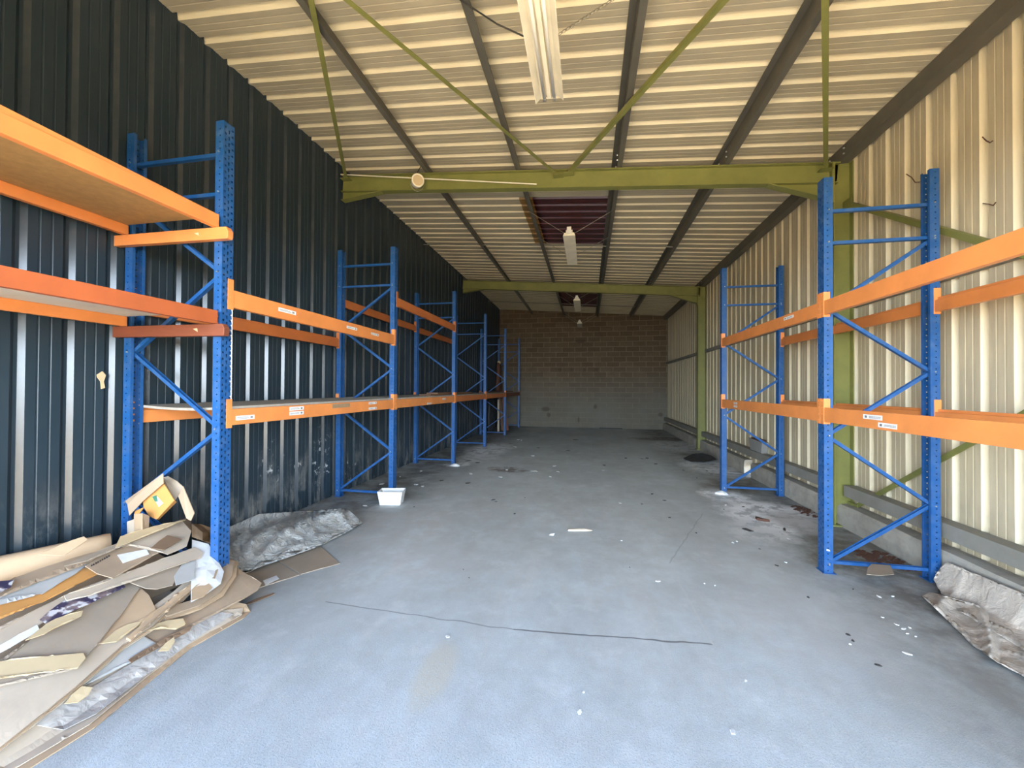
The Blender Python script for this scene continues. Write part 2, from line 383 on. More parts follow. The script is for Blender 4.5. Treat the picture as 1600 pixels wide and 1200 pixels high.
wall_sheet('wall_right', WR, 1, .02, lambda x: rtop(x) + ROOF + .03, 'wall_sheet', ph - PITCHS, hole=(8.15, 8.36))
# back wall
m = MB(); zz0, zz1 = rtop(WL - .1) + ROOF - .005, rtop(WR + .1) + ROOF - .005
m.add([(WL - .1, YB, 0), (WR + .1, YB, 0), (WR + .1, YB, zz1), (WL - .1, YB, zz0), (WL - .1, YB + .2, 0), (WR + .1, YB + .2, 0), (WR + .1, YB + .2, zz1), (WL - .1, YB + .2, zz0)],
      [(0, 1, 2, 3), (7, 6, 5, 4), (0, 3, 7, 4), (1, 5, 6, 2), (3, 2, 6, 7), (0, 4, 5, 1)])
struct(m.build('wall_back', 'block_wall'))
# front wall: band above the wide entrance and the jambs
m = MB(); m.box(WL - .1, WR + .1, YF - .12, YF, 3.3, 5.3); m.box(WL - .6, WL - .02, YF - .12, YF, 0, 5.3); m.box(WR + .02, WR + .6, YF - .12, YF, 0, 5.3)
struct(m.build('wall_front', 'facade_cream'))
# roof sheet, ribs run across the hall, holes where the skylights sit
SKY = [(-1.16, .35, 6.62, 8.72), (-1.0, .35, 13.2, 15.5)]
pf = corr(YB - YF + .1, (3.755 - .215 - YF) % PITCHS - PITCHS)
xs_ = [WL - .08] + sorted({s[0] for s in SKY} | {s[1] for s in SKY}) + [WR + .1]
m = MB(); vs = []; fs = []; mi = []
for s, o in pf:
    for x in xs_: vs.append((x, YF + s, rtop(x) + ROOF + o))
W_ = len(xs_)
for i in range(len(pf) - 1):
    ym = YF + (pf[i][0] + pf[i + 1][0]) / 2
    for j in range(W_ - 1):
        xm = (xs_[j] + xs_[j + 1]) / 2
        if any(a < xm < b and c_ < ym < d for a, b, c_, d in SKY): continue
        fs.append((i * W_ + j, i * W_ + j + 1, (i + 1) * W_ + j + 1, (i + 1) * W_ + j)); mi.append(int(max(pf[i][1], pf[i + 1][1]) > .01))
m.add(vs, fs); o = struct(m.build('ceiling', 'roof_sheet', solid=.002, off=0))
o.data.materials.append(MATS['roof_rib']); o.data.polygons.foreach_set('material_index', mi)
for k, (a, b, c_, d) in enumerate(SKY):
    r = empty('window_%d' % (k + 1), ((a + b) / 2, (c_ + d) / 2, rtop((a + b) / 2) + ROOF)); struct(r)
    for nm, xa, xb, mt in (('coloured_sheet', (-.93 if k == 0 else a), b, 'skylight_maroon'),) + ((('amber_sheet', a, -.93, 'skylight_amber'),) if k == 0 else ()):
        m = MB(); vs = []; fs = []; sub = [(s, o) for s, o in pf if c_ - .02 <= YF + s <= d + .02]
        for s, o in sub: vs += [(x, YF + s, rtop(x) + ROOF + o - .0015) for x in (xa, xb)]
        for i in range(len(sub) - 1): fs.append((i * 2, i * 2 + 1, i * 2 + 3, i * 2 + 2))
        m.add([(v[0] - r.location.x, v[1] - r.location.y, v[2] - r.location.z) for v in vs], fs)
        m.build(nm, mt, r, solid=.002, off=0)
# kerb under the right wall, broken open at one place
def kerb(y0, y1, seed):
    m = MB(); n = int((y1 - y0) / .12); rr = random.Random(seed); vs = []; fs = []; K = 6
    for i in range(n + 1):
        y = y0 + (y1 - y0) * i / n; j = noise.noise(Vector((y * 1.7, seed, 0))) * .018
        pr = [(3.0 + j * .5, 0), (2.995 + j * .7, .12), (3.0 + j, .235 + j), (3.02, .262 + j), (3.10, .27 + j), (3.155, .27 + j * .3)]
        vs += [(x, y, z) for x, z in pr] + [(3.155, y, 0)]
    K = 7
    for i in range(n):
        for k in range(K): fs.append((i * K + k, i * K + (k + 1) % K, (i + 1) * K + (k + 1) % K, (i + 1) * K + k))
    fs += [tuple(range(K)), tuple(range(n * K, n * K + K))[::-1]]
    return m.add(vs, fs)
struct(kerb(YF, 8.1, 1).build('trim_1', 'concrete')); struct(kerb(8.42, YB, 2).build('trim_2', 'concrete'))

# ================================================================== STEEL STRUCTURE
# portal frames: rafter with haunches, right-hand column
def ibeam(m, p, q, h, wdt, tw=.008, tf=.012, up=(0, 0, 1)):
    p, q = Vector(p), Vector(q); d = (q - p).normalized(); sd_ = d.cross(Vector(up)).normalized(); u = sd_.cross(d).normalized()
    for c_, a, b in ((0, tw, h), (h / 2 - tf / 2, wdt, tf), (-h / 2 + tf / 2, wdt, tf)):
        m.bar(p + u * c_, q + u * c_, a, b, up)
def portal(Y, lab, clab):
    r = empty('portal_frame', (0, Y, 0)); tag(r, lab, 'steel frame', 'green portal frames across the hall')
    H = .25
    m = MB(); a = Vector((-3.715, 0, rtop(-3.715) - H / 2)); b = Vector((3.0, 0, rtop(3.0) - H / 2)); ibeam(m, a, b, H, .11, up=(0, 0, 1)); m.build('rafter', 'green_paint', r)
    m = MB(); ibeam(m, (3.035, 0, 0), (3.035, 0, rtop(3.03) - .0), .21, .13, up=(1, 0, 0)); m.build('column', 'green_paint', r)
    for sx, x0, x1, dz, nm in ((1, 2.93, 2.22, .20, 'haunch'), (-1, -3.715, -3.05, .13, 'haunch')):
        m = MB(); z0 = rtop(x0) - H; z1 = rtop(x1) - H
        for t0, t1 in ((-.004, .004),):
            m.add([(x0, t0, z0), (x1, t0, z1), (x0, t0, z0 - dz), (x0, t1, z0), (x1, t1, z1), (x0, t1, z0 - dz)], [(0, 1, 2), (3, 5, 4), (0, 3, 4, 1), (1, 4, 5, 2), (0, 2, 5, 3)])
        m.bar((x0, 0, z0 - dz), (x1, 0, z1), .11, .012)
        m.build(nm, 'green_paint', r)
    m = MB(); m.box(2.915, 2.93, -.06, .06, rtop(2.92) - .5, rtop(2.92)); m.build('end_plate', 'green_paint', r)
    m = MB(); m.box(2.90, 3.16, -.09, .09, 0, .02); m.build('base_plate', 'green_paint', r)
    return r
portal(FRAMES[0], 'green steel frame right at the entrance above the camera', '')
portal(FRAMES[1], 'near green steel portal frame carrying the round fixture and white conduit', '')
portal(FRAMES[2], 'far green steel portal frame halfway down the hall', '')
# purlins
PW_ = ['thinner dark purlin second over from the dark wall', '', '', '', '']
plab = ['dark steel purlin nearest the dark left wall, left of the skylights', 'dark steel purlin along the left edge of the maroon skylight', 'dark steel purlin along the right edge of the maroon skylight',
        'wide dark steel purlin halfway between skylight and right wall', 'dark eaves purlin along the top of the cream right wall']
for i, x in enumerate(PX):
    d = 1 if i < 4 else -1
    zb = rtop(x) + .002; h_ = ROOF - .006; f_ = .062; tt = .004
    pr = [(f_, 0), (0, 0), (0, h_ - tt), (-f_, h_ - tt), (-f_, h_), (tt, h_), (tt, tt), (f_ - tt, tt), (f_ - tt, .018), (f_, .018)]
    if i == 4: pr = [(-.02, 0), (.10, 0), (.10, .02), (.096, .02), (.096, tt), (-.02 + tt, tt), (-.02 + tt, h_ - tt), (.10, h_ - tt), (.10, h_), (-.02, h_)]
    m = MB(); o = m.profile((x, YF + .02, zb), (x, YB - .005, zb), pr).build('purlin', 'purlin_metal')
    r = empty('roof_purlin', (x, 8, zb)); o.parent = r; o.location = (-x, -8, -zb)
    tag(r, plab[i], 'purlin', 'dark purlins under the roof')
    for fy in FRAMES[1:]:
        for q in (-.14, .14):
            for zo in (.05, .115):
                m = MB(); m.tube([(-.014, fy - 8 + q, zo), (0, fy - 8 + q, zo)] if i < 4 else [(-.036, fy - 8 + q, zo), (-.02, fy - 8 + q, zo)], .009, 6); m.build('bolt', 'zinc', r)
# sag rods between purlins
for Y, lb in ((8.5, 'thin grey tie rod crossing under the roof just behind the near skylight'), (14.5, 'thin grey tie rod crossing under the roof in the farthest bay')):
    m = MB(); pts = [(x, Y, rtop(x) + .03) for x in (-3.70, -2.3, -1, .4, 1.7)]
    m.tube(pts, .011, 8); tag(recentre(m.build('tie_rod', 'rail_metal')), lb, 'tie rod')
# roof bracing angles
def angle(name, p, q, mat, lab, cat, s_=.045, up=(0, 0, 1)):
    m = MB(); tt = .005
    m.profile(p, q, [(-s_ / 2, 0), (s_ / 2, 0), (s_ / 2, s_), (s_ / 2 - tt, s_), (s_ / 2 - tt, tt), (-s_ / 2, tt)], up)
    r = empty(name, p); o = m.build('angle_bar', mat, r); o.location = -Vector(p)
    tag(r, lab, cat)
    for e in (Vector(p), Vector(q)):
        m = MB()
        if abs(up[2]) > .5: m.box(e.x - .07, e.x + .07, e.y - .05, e.y + .05, e.z - .006, e.z)
        else: m.box(e.x - .006, e.x, e.y - .08, e.y + .08, e.z - .06, e.z + .06)
        g = m.build('gusset_plate', mat, r); g.location = -Vector(p)
    return r
def rz_(x): return rtop(x) - .075
y0, y1 = FRAMES[1] - .07, FRAMES[0] + .07
for (xa, xb, lb, dz) in ((-3.62, -.42, 'green roof brace rising from the left end of the near rafter', 0), (-.40, -3.6, 'green roof brace running from rafter middle up to the left', .052),
                     (-.26, 2.88, 'green roof brace running from rafter middle up to the right', 0), (2.84, -.24, 'green roof brace rising from the right end of the near rafter', .052)):
    angle('roof_brace', (xa, y0, rz_(xa) - dz * .5), (xb, y1, rz_(xb) - dz * .5), 'green_paint', lb, 'brace')
angle('wall_brace', (3.10, 5.38, .24), (3.10, -.42, 4.06), 'green_paint', 'green wall brace rising toward the entrance from the column foot', 'brace', .05, (1, 0, 0))
angle('wall_brace', (3.05, 5.38, 3.86), (3.05, -.42, .12), 'green_paint', 'green wall brace falling toward the entrance from the column head', 'brace', .05, (1, 0, 0))
# wall rails (girts) on the right wall
def rail(y0, y1, z0, z1, x0, lab):
    r = empty('wall_rail', (x0, y0, z0)); m = MB(); d = 3.155 - x0; h_ = z1 - z0; tt = .005
    pr = [(x0, z0), (3.155, z0), (3.155, z0 + tt), (x0 + tt, z0 + tt), (x0 + tt, z1 - tt), (3.155, z1 - tt), (3.155, z1), (x0, z1)]
    n = len(pr); vs = [(a - x0, y - y0, b - z0) for y in (y0, y1) for a, b in pr]
    m.add(vs, [(i, (i + 1) % n, n + (i + 1) % n, n + i) for i in range(n)] + [tuple(range(n))[::-1], tuple(range(n, 2 * n))])
    o = m.build('wall_rail', 'rail_metal'); bpy.data.objects.remove(r); o.location = (x0, y0, z0)
    return tag(o, lab, 'wall rail', 'grey rails along the right wall')
ends = [(FRAMES[0] + .08, FRAMES[1] - .08), (FRAMES[1] + .08, FRAMES[2] - .08), (FRAMES[2] + .08, YB - .01)]
wh = ['nearest the entrance', 'between the two green columns', 'beyond the far green column']
for (a, b), s in zip(ends, wh):
    rail(a, b, .37, .50, 3.02, 'low grey dusty steel rail on the right wall, ' + s)
    rail(a, b, 2.62, 2.70, 3.10, 'upper grey steel rail on the right wall, ' + s)

# ================================================================== RACKING
def perf_face(m, o, du, W, H, cols, z0=0, rows=74, nrm=None):
    """sheet face from o along du (unit) width W, with holes. cols: list of (centre, halfw, halfh, phase, skip)"""
    o, du = Vector(o), Vector(du)
    P_ = .05
    rows = int(H / P_)
    bounds = [0.]
    for c_, hw, hh, ph_ in cols: bounds += [c_ - hw - .004, c_ + hw + .004]
    bounds.append(W)
    # plain strips
    for i in range(0, len(bounds), 2):
        a, b = bounds[i], bounds[i + 1]
        if b - a > 1e-5: m.add([o + du * a + Vector((0, 0, z0)), o + du * b + Vector((0, 0, z0)), o + du * b + Vector((0, 0, H)), o + du * a + Vector((0, 0, H))], [(0, 1, 2, 3)])
    for c_, hw, hh, ph_ in cols:
        a, b = c_ - hw - .004, c_ + hw + .004; z = z0
        off = ph_ * P_
        edges = [z0] ; zc = z0 + off + P_ / 2
        prev = z0
        while zc + P_ / 2 <= H:
            lo, hi = zc - hh, zc + hh
            top = .7 if hh > .008 else 1
            V = lambda s_, zz: o + du * s_ + Vector((0, 0, zz))
            m.add([V(a, prev), V(b, prev), V(b, lo), V(c_ + hw * (.5 if top < 1 else 1), lo), V(c_ - hw * (.5 if top < 1 else 1), lo), V(a, lo)], [(0, 1, 2, 3, 4, 5)])
            m.add([V(a, lo), V(c_ - hw * (.5 if top < 1 else 1), lo), V(c_ - hw, hi), V(a, hi)], [(0, 1, 2, 3)])
            m.add([V(c_ + hw * (.5 if top < 1 else 1), lo), V(b, lo), V(b, hi), V(c_ + hw, hi)], [(0, 1, 2, 3)])
            m.add([V(a, hi), V(c_ - hw, hi), V(c_ + hw, hi), V(b, hi), V(b, hi + .001), V(a, hi + .001)], [(0, 1, 2, 3, 4, 5)])
            prev = hi + .001; zc += P_
        m.add([V(a, prev), V(b, prev), V(b, H), V(a, H)], [(0, 1, 2, 3)])
PW0, PD0 = .096, .070
def post_mesh(H):
    """outer face on x=0 looking toward +x, body toward -x, y 0..PW0"""
    m = MB()
    perf_face(m, (0, 0, 0), (0, 1, 0), PW0, H, [(.018, .0075, .0075, .5), (.048, .0065, .014, 0), (.078, .0075, .0075, .5)])
    perf_face(m, (0, 0, 0), (-1, 0, 0), PD0, H, [(.030, .0048, .0048, 0)])
    perf_face(m, (0, PW0, 0), (-1, 0, 0), PD0, H, [(.030, .0048, .0048, 0)])
    for y0_, y1_ in ((0, .022), (PW0 - .022, PW0)):
        m.add([(-PD0, y0_, 0), (-PD0, y1_, 0), (-PD0, y1_, H), (-PD0, y0_, H)], [(0, 1, 2, 3)])
    return m
POSTS = {}
def post(H, parent, x, rz, y):
    if H not in POSTS:
        o = post_mesh(H).build('upright_post', 'blue_paint', parent, solid=.0022, off=0); POSTS[H] = o
    else:
        s = POSTS[H]; o = s.copy(); COL.objects.link(o); o.parent = parent
    o.location = (x, y, 0); o.rotation_euler = (0, 0, rz); return o
def frame(H, depth, horiz, rows):
    """local: front face plane x=0 (outer, toward +x), rear plane x=-depth, y 0..PW0"""
    r = empty('upright_frame')
    post(H, r, 0, 0, 0); post(H, r, -depth, math.pi, PW0)
    for x in (0, -depth):
        s = -1 if x == 0 else 1
        m = MB(); m.box(min(x - s * .012, x + s * .09), max(x - s * .012, x + s * .09), -.012, PW0 + .012, 0, .006)
        m.build('foot_plate', 'blue_paint', r)
        m = MB(); m.tube([(x + s * .02, -.004, .03), (x + s * .02, .004, .03)], .008, 6); 
    yc = PW0 / 2; xf, xr = -.038, -depth + .038
    segs = [((xf, z), (xr, z + d)) for z, d in horiz]
    for a, b in rows: segs.append((a, b))
    for (x0, z0), (x1, z1) in segs:
        m = MB(); p, q = Vector((x0, yc, z0)), Vector((x1, yc, z1)); d = (q - p).normalized(); u = Vector((0, 1, 0)).cross(d)
        s_ = .017
        m.profile(p, q, [(-s_, -.014), (s_, -.014), (s_, .014), (s_ - .003, .014), (s_ - .003, -.011), (-s_ + .003, -.011), (-s_ + .003, .014), (-s_, .014)], up=(0, 0, 1))
        m.build('cross_brace', 'blue_paint', r)
    zs = set()
    for (x0, z0), (x1, z1) in segs: zs.add((x0 if x0 in (xf, xr) else xf, round(z0, 2))); zs.add((x1, round(z1, 2)))
    for x, z in sorted(zs):
        m = MB(); m.tube([(x, -.010, z), (x, PW0 + .010, z)], .0065, 6); m.build('brace_bolt', 'zinc', r)
    return r
def zig(start_front, z, step, n, xf, xr):
    out = []; f_ = start_front
    for k in range(n):
        a = (xf if f_ else xr, z); z -= step; f_ = not f_; out.append((a, (xf if f_ else xr, z)))
    return out
DL = XL - XLb; DR = XRb - XR
xf, xr = -.038, -DL + .038
HL, HR = 3.69, 3.555
def left_frame(first_front, hz=(3.45, 3.14)):
    return frame(HL, DL, [(hz[0], 0), (hz[1], 0), (.09, 0)], zig(first_front, hz[1] - .02, .605, 5, xf, xr))
fa = left_frame(False); fb = left_frame(True)
YL = [2.5619, 5.3307, 8.0319, 10.6556, 13.3841, 16.1995]
flab = ['blue upright frame closest to the entrance on the left, beside the cardboard pile', 'blue upright frame on the left with the white open box at its foot', 'third blue upright frame from the entrance along the dark wall',
        'fourth blue upright frame from the entrance along the dark wall', 'fifth blue upright frame along the dark wall, planks leaning just beyond it', 'last blue upright frame on the left against the block wall']
for i, y in enumerate(YL):
    o = fa if i == 0 else (fb if i == 1 else copy_tree(fb))
    if i == 5: y = 16.1995
    o.location = (XL, y, 0); tag(o, flab[i], 'rack frame', 'blue rack frames along the dark wall')
torn = MB(); rr = random.Random(3); zc = 1.37; vs = []
while zc < 2.27:
    torn.add([(.0015, PW0 - .004, zc), (.0015, PW0 + .006, zc + .01), (.0015, PW0 - .012 - rr.random() * .012, zc + .03), (.0015, PW0 - .002, zc + .035)], [(0, 1, 2), (0, 2, 3)]); torn.box(.001, .003, PW0 - .006, PW0 + .001, zc, zc + .04); zc += .04
tt_ = torn.build('torn_tape', 'paper_white', fa); tt_['label'] = 'ragged white tape remains down the post edge'
xf, xr = -.038, -DR + .038
fr = frame(HR, DR, [(3.26, 0), (2.97, 0), (.09, 0)], zig(False, 2.95, .575, 5, xf, xr))
fr.location = (XR, 4.016 + PW0, 0); fr.rotation_euler = (0, 0, math.pi)
tag(fr, 'nearer blue upright frame on the right, in front of the green column', 'rack frame', 'blue rack frames along the cream wall')
f2 = copy_tree(fr); f2.location = (XR, 6.7617 + PW0, 0)
tag(f2, 'farther blue upright frame on the right, behind the white powder', 'rack frame', 'blue rack frames along the cream wall')
f3 = copy_tree(fr); f3.location = (XR, 1.27 + PW0, 0)
tag(f3, 'blue upright frame on the right just outside the view', 'rack frame', 'blue rack frames along the cream wall')
f4 = copy_tree(fa); f4.location = (XL, -.22, 0)
tag(f4, 'blue upright frame on the left just outside the view', 'rack frame', 'blue rack frames along the dark wall')
for c_ in [c for c in f4.children if c.name.startswith('torn_tape')]: bpy.data.objects.remove(c_)

def sticker(parent, x, y0, y1, z0, z1, s, seed=0):
    m = MB(); m.box(min(x, x + s * .0012), max(x, x + s * .0012), y0, y1, z0, z1); o = m.build('sticker', 'label_white', parent)
    rr = random.Random(seed); m = MB(); L = y1 - y0; h_ = z1 - z0; xa, xb = sorted((x + s * .0012, x + s * .0018))
    y = y0 + L * .06
    # small printed strokes and a code block
    for row in (.30, .55):
        yy_ = y0 + L * .06
        while yy_ < y0 + L * .66:
            w_ = L * (.012 + rr.random() * .02); m.box(xa, xb, yy_, yy_ + w_, z0 + h_ * row, z0 + h_ * (row + .12)); yy_ += w_ + L * .02
    yy_ = y0 + L * .78
    for k in range(6): m.box(xa, xb, yy_, yy_ + L * .012, z0 + h_ * .25, z0 + h_ * .75); yy_ += L * .022
    m.build('print', 'ink', o)
    return o
def beam(X, s, y0, y1, zt, zb, lab, group, rear=False, mat='orange_paint', stick=(), conn=True, taller=(.08, .02)):
    """X outer face plane of the posts, s: outward direction (+1 faces +x). box beam hooks over post faces between y0 and y1"""
    r = empty('rack_beam', (X, (y0 + y1) / 2, zt)); L = (y1 - y0); h_ = zt - zb; yo = L / 2
    m = MB(); t_ = .044; xo = .002 * s
    # step section: outer face flush just outside the post face, ledge on inside
    pr = [(xo, -h_), (xo, 0), (xo - s * .022, 0), (xo - s * .022, -.024), (xo - s * t_, -.024), (xo - s * t_, -h_)]
    n = len(pr); vs = [(a, y, b) for y in (-yo, yo) for a, b in pr]
    m.add(vs, [(i, (i + 1) % n, n + (i + 1) % n, n + i) for i in range(n)] + [tuple(range(n))[::-1], tuple(range(n, 2 * n))])
    m.build('box_beam', mat, r, bevel=.002)
    if conn:
        for sy in (-1, 1):
            m = MB(); ye = sy * yo; a, b = sorted((ye, ye + sy * .045))
            m.box(min(0, s * .0045) + s * .0016, max(0, s * .0045) + s * .0016, a, b, -h_ - taller[1], taller[0])
            a2, b2 = sorted((ye - sy * .0045, ye)); m.box(min(-s * .046, s * .006), max(-s * .046, s * .006), a2, b2, -h_ - taller[1], taller[0])
            for q in (.06, .0, -.06, -.11):
                if -h_ - taller[1] + .01 < q < taller[0] - .005: m.tube([(s * .005, ye + sy * .024, q), (s * .009, ye + sy * .024, q)], .006, 6)
            m.build('end_connector', mat, r)
    for k, (sy0, sy1, sz0, sz1) in enumerate(stick):
        yc = (y0 + y1) / 2; sticker(r, xo + s * .0003, sy0 - yc, sy1 - yc, sz0 - zt, sz1 - zt, s, k + int(y0 * 10))
    return tag(r, lab, 'rack beam', group)
def board(name, x0, x1, y0, y1, z0, z1, mat, lab, cat, group=None, sag=0, warp=None):
    m = MB(); n = 16; K = 5; vs = []; fs = []
    for lay in (z0, z1):
        for i in range(n + 1):
            for j in range(K + 1):
                x = x0 + (x1 - x0) * j / K; y = y0 + (y1 - y0) * i / n
                dz = -sag * math.sin(math.pi * i / n) * (.5 + .5 * math.sin(math.pi * j / K)) + (warp(i / n, j / K) if warp else 0)
                vs.append((x, y, lay + dz))
    S = (n + 1) * (K + 1)
    for i in range(n):
        for j in range(K):
            a = i * (K + 1) + j; fs += [(a, a + 1, a + K + 2, a + K + 1), (S + a, S + a + K + 1, S + a + K + 2, S + a + 1)]
    bd = [j for j in range(K + 1)] + [i * (K + 1) + K for i in range(1, n + 1)] + [n * (K + 1) + j for j in range(K - 1, -1, -1)] + [i * (K + 1) for i in range(n - 1, 0, -1)]
    for a, b in zip(bd, bd[1:] + bd[:1]): fs.append((a, b, S + b, S + a))
    m.add(vs, fs); o = m.build(name, mat); recentre(o); return tag(o, lab, cat, group)

pw = PW0; G1 = 'orange beams of the left racking'; G2 = 'orange beams of the right racking'
def bay(i): return YL[i] + pw, YL[i + 1]
XLr = XLb   # rear post outer face, beams there face the wall
# bay between frames 1 and 2
a, b = bay(0)
beam(XL, 1, a, b, 2.40, 2.262, 'upper front orange beam with three stickers in second left bay', G1, stick=((3.13, 3.35, 2.325, 2.36), (4.17, 4.38, 2.325, 2.355), (4.70, 4.89, 2.32, 2.35)))
lo = beam(XL, 1, a, b, 1.457, 1.33, 'lower front orange beam with five stickers in second left bay', G1, stick=((2.70, 2.88, 1.365, 1.40), (3.28, 3.47, 1.41, 1.445), (3.28, 3.47, 1.365, 1.40), (4.66, 4.85, 1.415, 1.445), (4.66, 4.85, 1.345, 1.375)))
m = MB(); yc = (a + b) / 2; m.box(.003, .0036, 3.92 - yc, 4.25 - yc, -.055, -.012); o = m.build('tape_remains', 'chipboard', lo); o['label'] = 'brown torn tape strip'
beam(XLr, -1, a, b, 2.37, 2.235, 'upper rear orange beam at the wall in second left bay', G1, mat='orange_dull')
beam(XLr, -1, a, b, 1.457, 1.33, 'lower rear orange beam at the wall in second left bay', G1, mat='orange_paint')
# bay 2-3
a, b = bay(1)
beam(XL, 1, a, b, 2.965, 2.84, 'high front orange beam between second and third left frames', G1, mat='orange_dull')
beam(XLr, -1, a, b, 2.985, 2.855, 'high rear orange beam between second and third left frames', G1, mat='orange_dull')
beam(XL, 1, a, b, 1.457, 1.33, 'low front orange beam between second and third left frames', G1, mat='orange_paint', stick=((6.55, 6.75, 1.34, 1.365), (7.3, 7.48, 1.40, 1.43)))
beam(XLr, -1, a, b, 1.457, 1.33, 'low rear orange beam between second and third left frames', G1, mat='orange_dull')
a, b = bay(2)
beam(XLr, -1, a, b, 2.965, 2.84, 'high rear orange beam between third and fourth left frames', G1, mat='orange_dull')
beam(XL, 1, a, b, 1.457, 1.33, 'low front orange beam between third and fourth left frames', G1, mat='orange_dull')
beam(XLr, -1, a, b, 1.457, 1.33, 'low rear orange beam between third and fourth left frames', G1, mat='orange_dull')
a, b = bay(3)
beam(XL, 1, a, b, 1.457, 1.33, 'low front orange beam between fourth and fifth left frames', G1, mat='orange_dull')
beam(XLr, -1, a, b, 1.457, 1.33, 'low rear orange beam between fourth and fifth left frames', G1, mat='orange_dull')
a, b = bay(4)
beam(XL, 1, a, b, 1.457, 1.33, 'low front reddish beam in the last left bay by the block wall', G1, mat='redwood')
beam(XLr, -1, a, b, 1.457, 1.33, 'low rear reddish beam in the last left bay by the block wall', G1, mat='redwood')
# near left bay: beams resting on battens
a, b = YL[0] - .03, -.22 + pw
for zt, zb, mt, nm in ((2.945, 2.845, 'orange_paint', 'upper'), (2.213, 2.112, 'orange_red', 'middle')):
    beam(XL + .0, 1, b, a, zt, zb, nm + ' front orange beam of the nearest left bay, cut by the photo edge', G1, mat='redwood' if nm == 'middle' and False else mt, conn=False)
    beam(XLb + .03, -1, b, a, zt, zb, nm + ' rear orange beam of the nearest left bay along the wall', G1, mat='orange_paint', conn=False)
m = MB(); y0_, y1_ = b - .0, a - .0
m.add([(XL - .012, y0_, 2.9455), (XL - .012, y1_, 2.9455), (XL - .034, y1_, 2.9455), (XL - .034, y0_, 2.9455), (XL - .012, y0_, 3.03), (XL - .012, y1_, 2.950), (XL - .034, y1_, 2.950), (XL - .034, y0_, 3.03)],
      [(0, 3, 2, 1), (4, 5, 6, 7), (0, 1, 5, 4), (1, 2, 6, 5), (2, 3, 7, 6), (3, 0, 4, 7)])
tag(recentre(m.build('wooden_strip', 'orange_paint')), 'orange strip lying along the top of the topmost near left beam', 'strip')
board('shelf_board', XLb + .07, XL - .028, -.1, YL[0] - .04, 2.922, 2.942, 'chipboard_warm', 'brown chipboard deck of the topmost shelf at upper left', 'shelf board')
board('shelf_board', XLb + .07, XL - .028, -.1, YL[0] - .04, 2.19, 2.21, 'melamine_white', 'whitish deck board of the middle shelf in the nearest left bay', 'shelf board')
for zt, mt, lb, e0, e1 in ((2.842, 'orange_paint', 'orange batten across the nearest left frame under the topmost shelf', 2.657, 3.735), (2.11, 'redwood', 'worn reddish batten across the nearest left frame under the middle shelf', 2.68, 3.745)):
    m = MB(); pts = []; m.add([(-e0 - .006, YL[0] - .052, zt - .092), (-e0, YL[0] - .052, zt - .07), (-e0, YL[0] - .052, zt - .03), (-e0 - .02, YL[0] - .052, zt), (-3.735, YL[0] - .052, zt), (-3.735, YL[0] - .052, zt - .085),
                         (-e0 - .006, YL[0] - .004, zt - .092), (-e0, YL[0] - .004, zt - .07), (-e0, YL[0] - .004, zt - .03), (-e0 - .02, YL[0] - .004, zt), (-3.735, YL[0] - .004, zt), (-3.735, YL[0] - .004, zt - .085)],
                        [(0, 1, 2, 3, 4, 5), (11, 10, 9, 8, 7, 6)] + [(i, (i + 1) % 6, 6 + (i + 1) % 6, 6 + i) for i in range(6)])
    r = empty('support_batten', (-3.2, YL[0] - .03, zt - .09)); o = m.build('wooden_batten', mt, r, bevel=.004); o.location = -Vector(r.location)
    m = MB(); xq = -2.96
    m.add([(xq, YL[0] - .0525, zt - .035), (xq + .04, YL[0] - .0525, zt - .03), (xq + .045, YL[0] - .0525, zt - .06), (xq + .03, YL[0] - .0535, zt - .05)], [(0, 1, 3), (1, 2, 3), (0, 3, 2)])
    o = m.build('chipped_spot', 'cardboard_cream', r); o.location = -Vector(r.location)
    tag(r, lb, 'batten', 'battens carrying the nearest left shelves')
# decks of the lower left shelves
dl = ['dusty grey shelf board on the lower beams of the second left bay', 'dusty shelf board on low beams between second and third left frames', 'dusty shelf board on low beams between third and fourth left frames',
      'dusty shelf board on low beams between fourth and fifth left frames', 'dusty shelf board on low beams of the last left bay']
for i in range(5):
    a, b = bay(i)
    board('shelf_board', XLb + .035, XL - .004, a + .006, b - .006, 1.459, 1.479, 'chipboard_dusty', dl[i], 'shelf board', 'dusty decks of the lower left shelves',
          warp=(lambda u, v: (.05 * (1 - u) ** 3 * math.sin(math.pi * v) * -.4)) if i == 0 else None)
# boards lying on the decks
for k in range(2):
    board('plank', -3.13 + k * .02, -2.89 + k * .015, 7.05 + k * .3, 9.85 - k * .2, 1.482 + k * .027, 1.507 + k * .027, 'plank_wood', ['lower', 'upper'][k] + ' of two flat boards lying on the deck at the third left frame', 'board', 'loose boards on the left shelves')
board('plank', -3.15, -2.88, 11.3, 15.4, 1.481, 1.515, 'plank_wood', 'long brown board lying on the farthest left shelf decks', 'board', 'loose boards on the left shelves')
# right racking
ZU, ZL_ = (2.44, 2.315), (1.48, 1.352)
for (a, b, w_) in ((4.016 + pw, 6.7617, 'farther'), (1.27 + pw, 4.016, 'nearer')):
    su = ((4.55, 4.75, 2.385, 2.415),) if w_ == 'farther' else ()
    sl = ((6.11, 6.24, 1.425, 1.45), (6.11, 6.24, 1.38, 1.405)) if w_ == 'farther' else ((3.30, 3.50, 1.42, 1.455), (3.16, 3.34, 1.37, 1.405))
    beam(XR, -1, a, b, *ZU, 'upper front orange beam of the %s right bay' % w_, G2, stick=su)
    beam(XR, -1, a, b, *ZL_, 'lower front orange beam of the %s right bay' % w_, G2, stick=sl)
    beam(XRb, 1, a, b, *ZU, 'upper rear orange beam of the %s right bay' % w_, G2, mat='orange_paint')
    beam(XRb, 1, a, b, *ZL_, 'lower rear orange beam of the %s right bay' % w_, G2, mat='orange_paint')

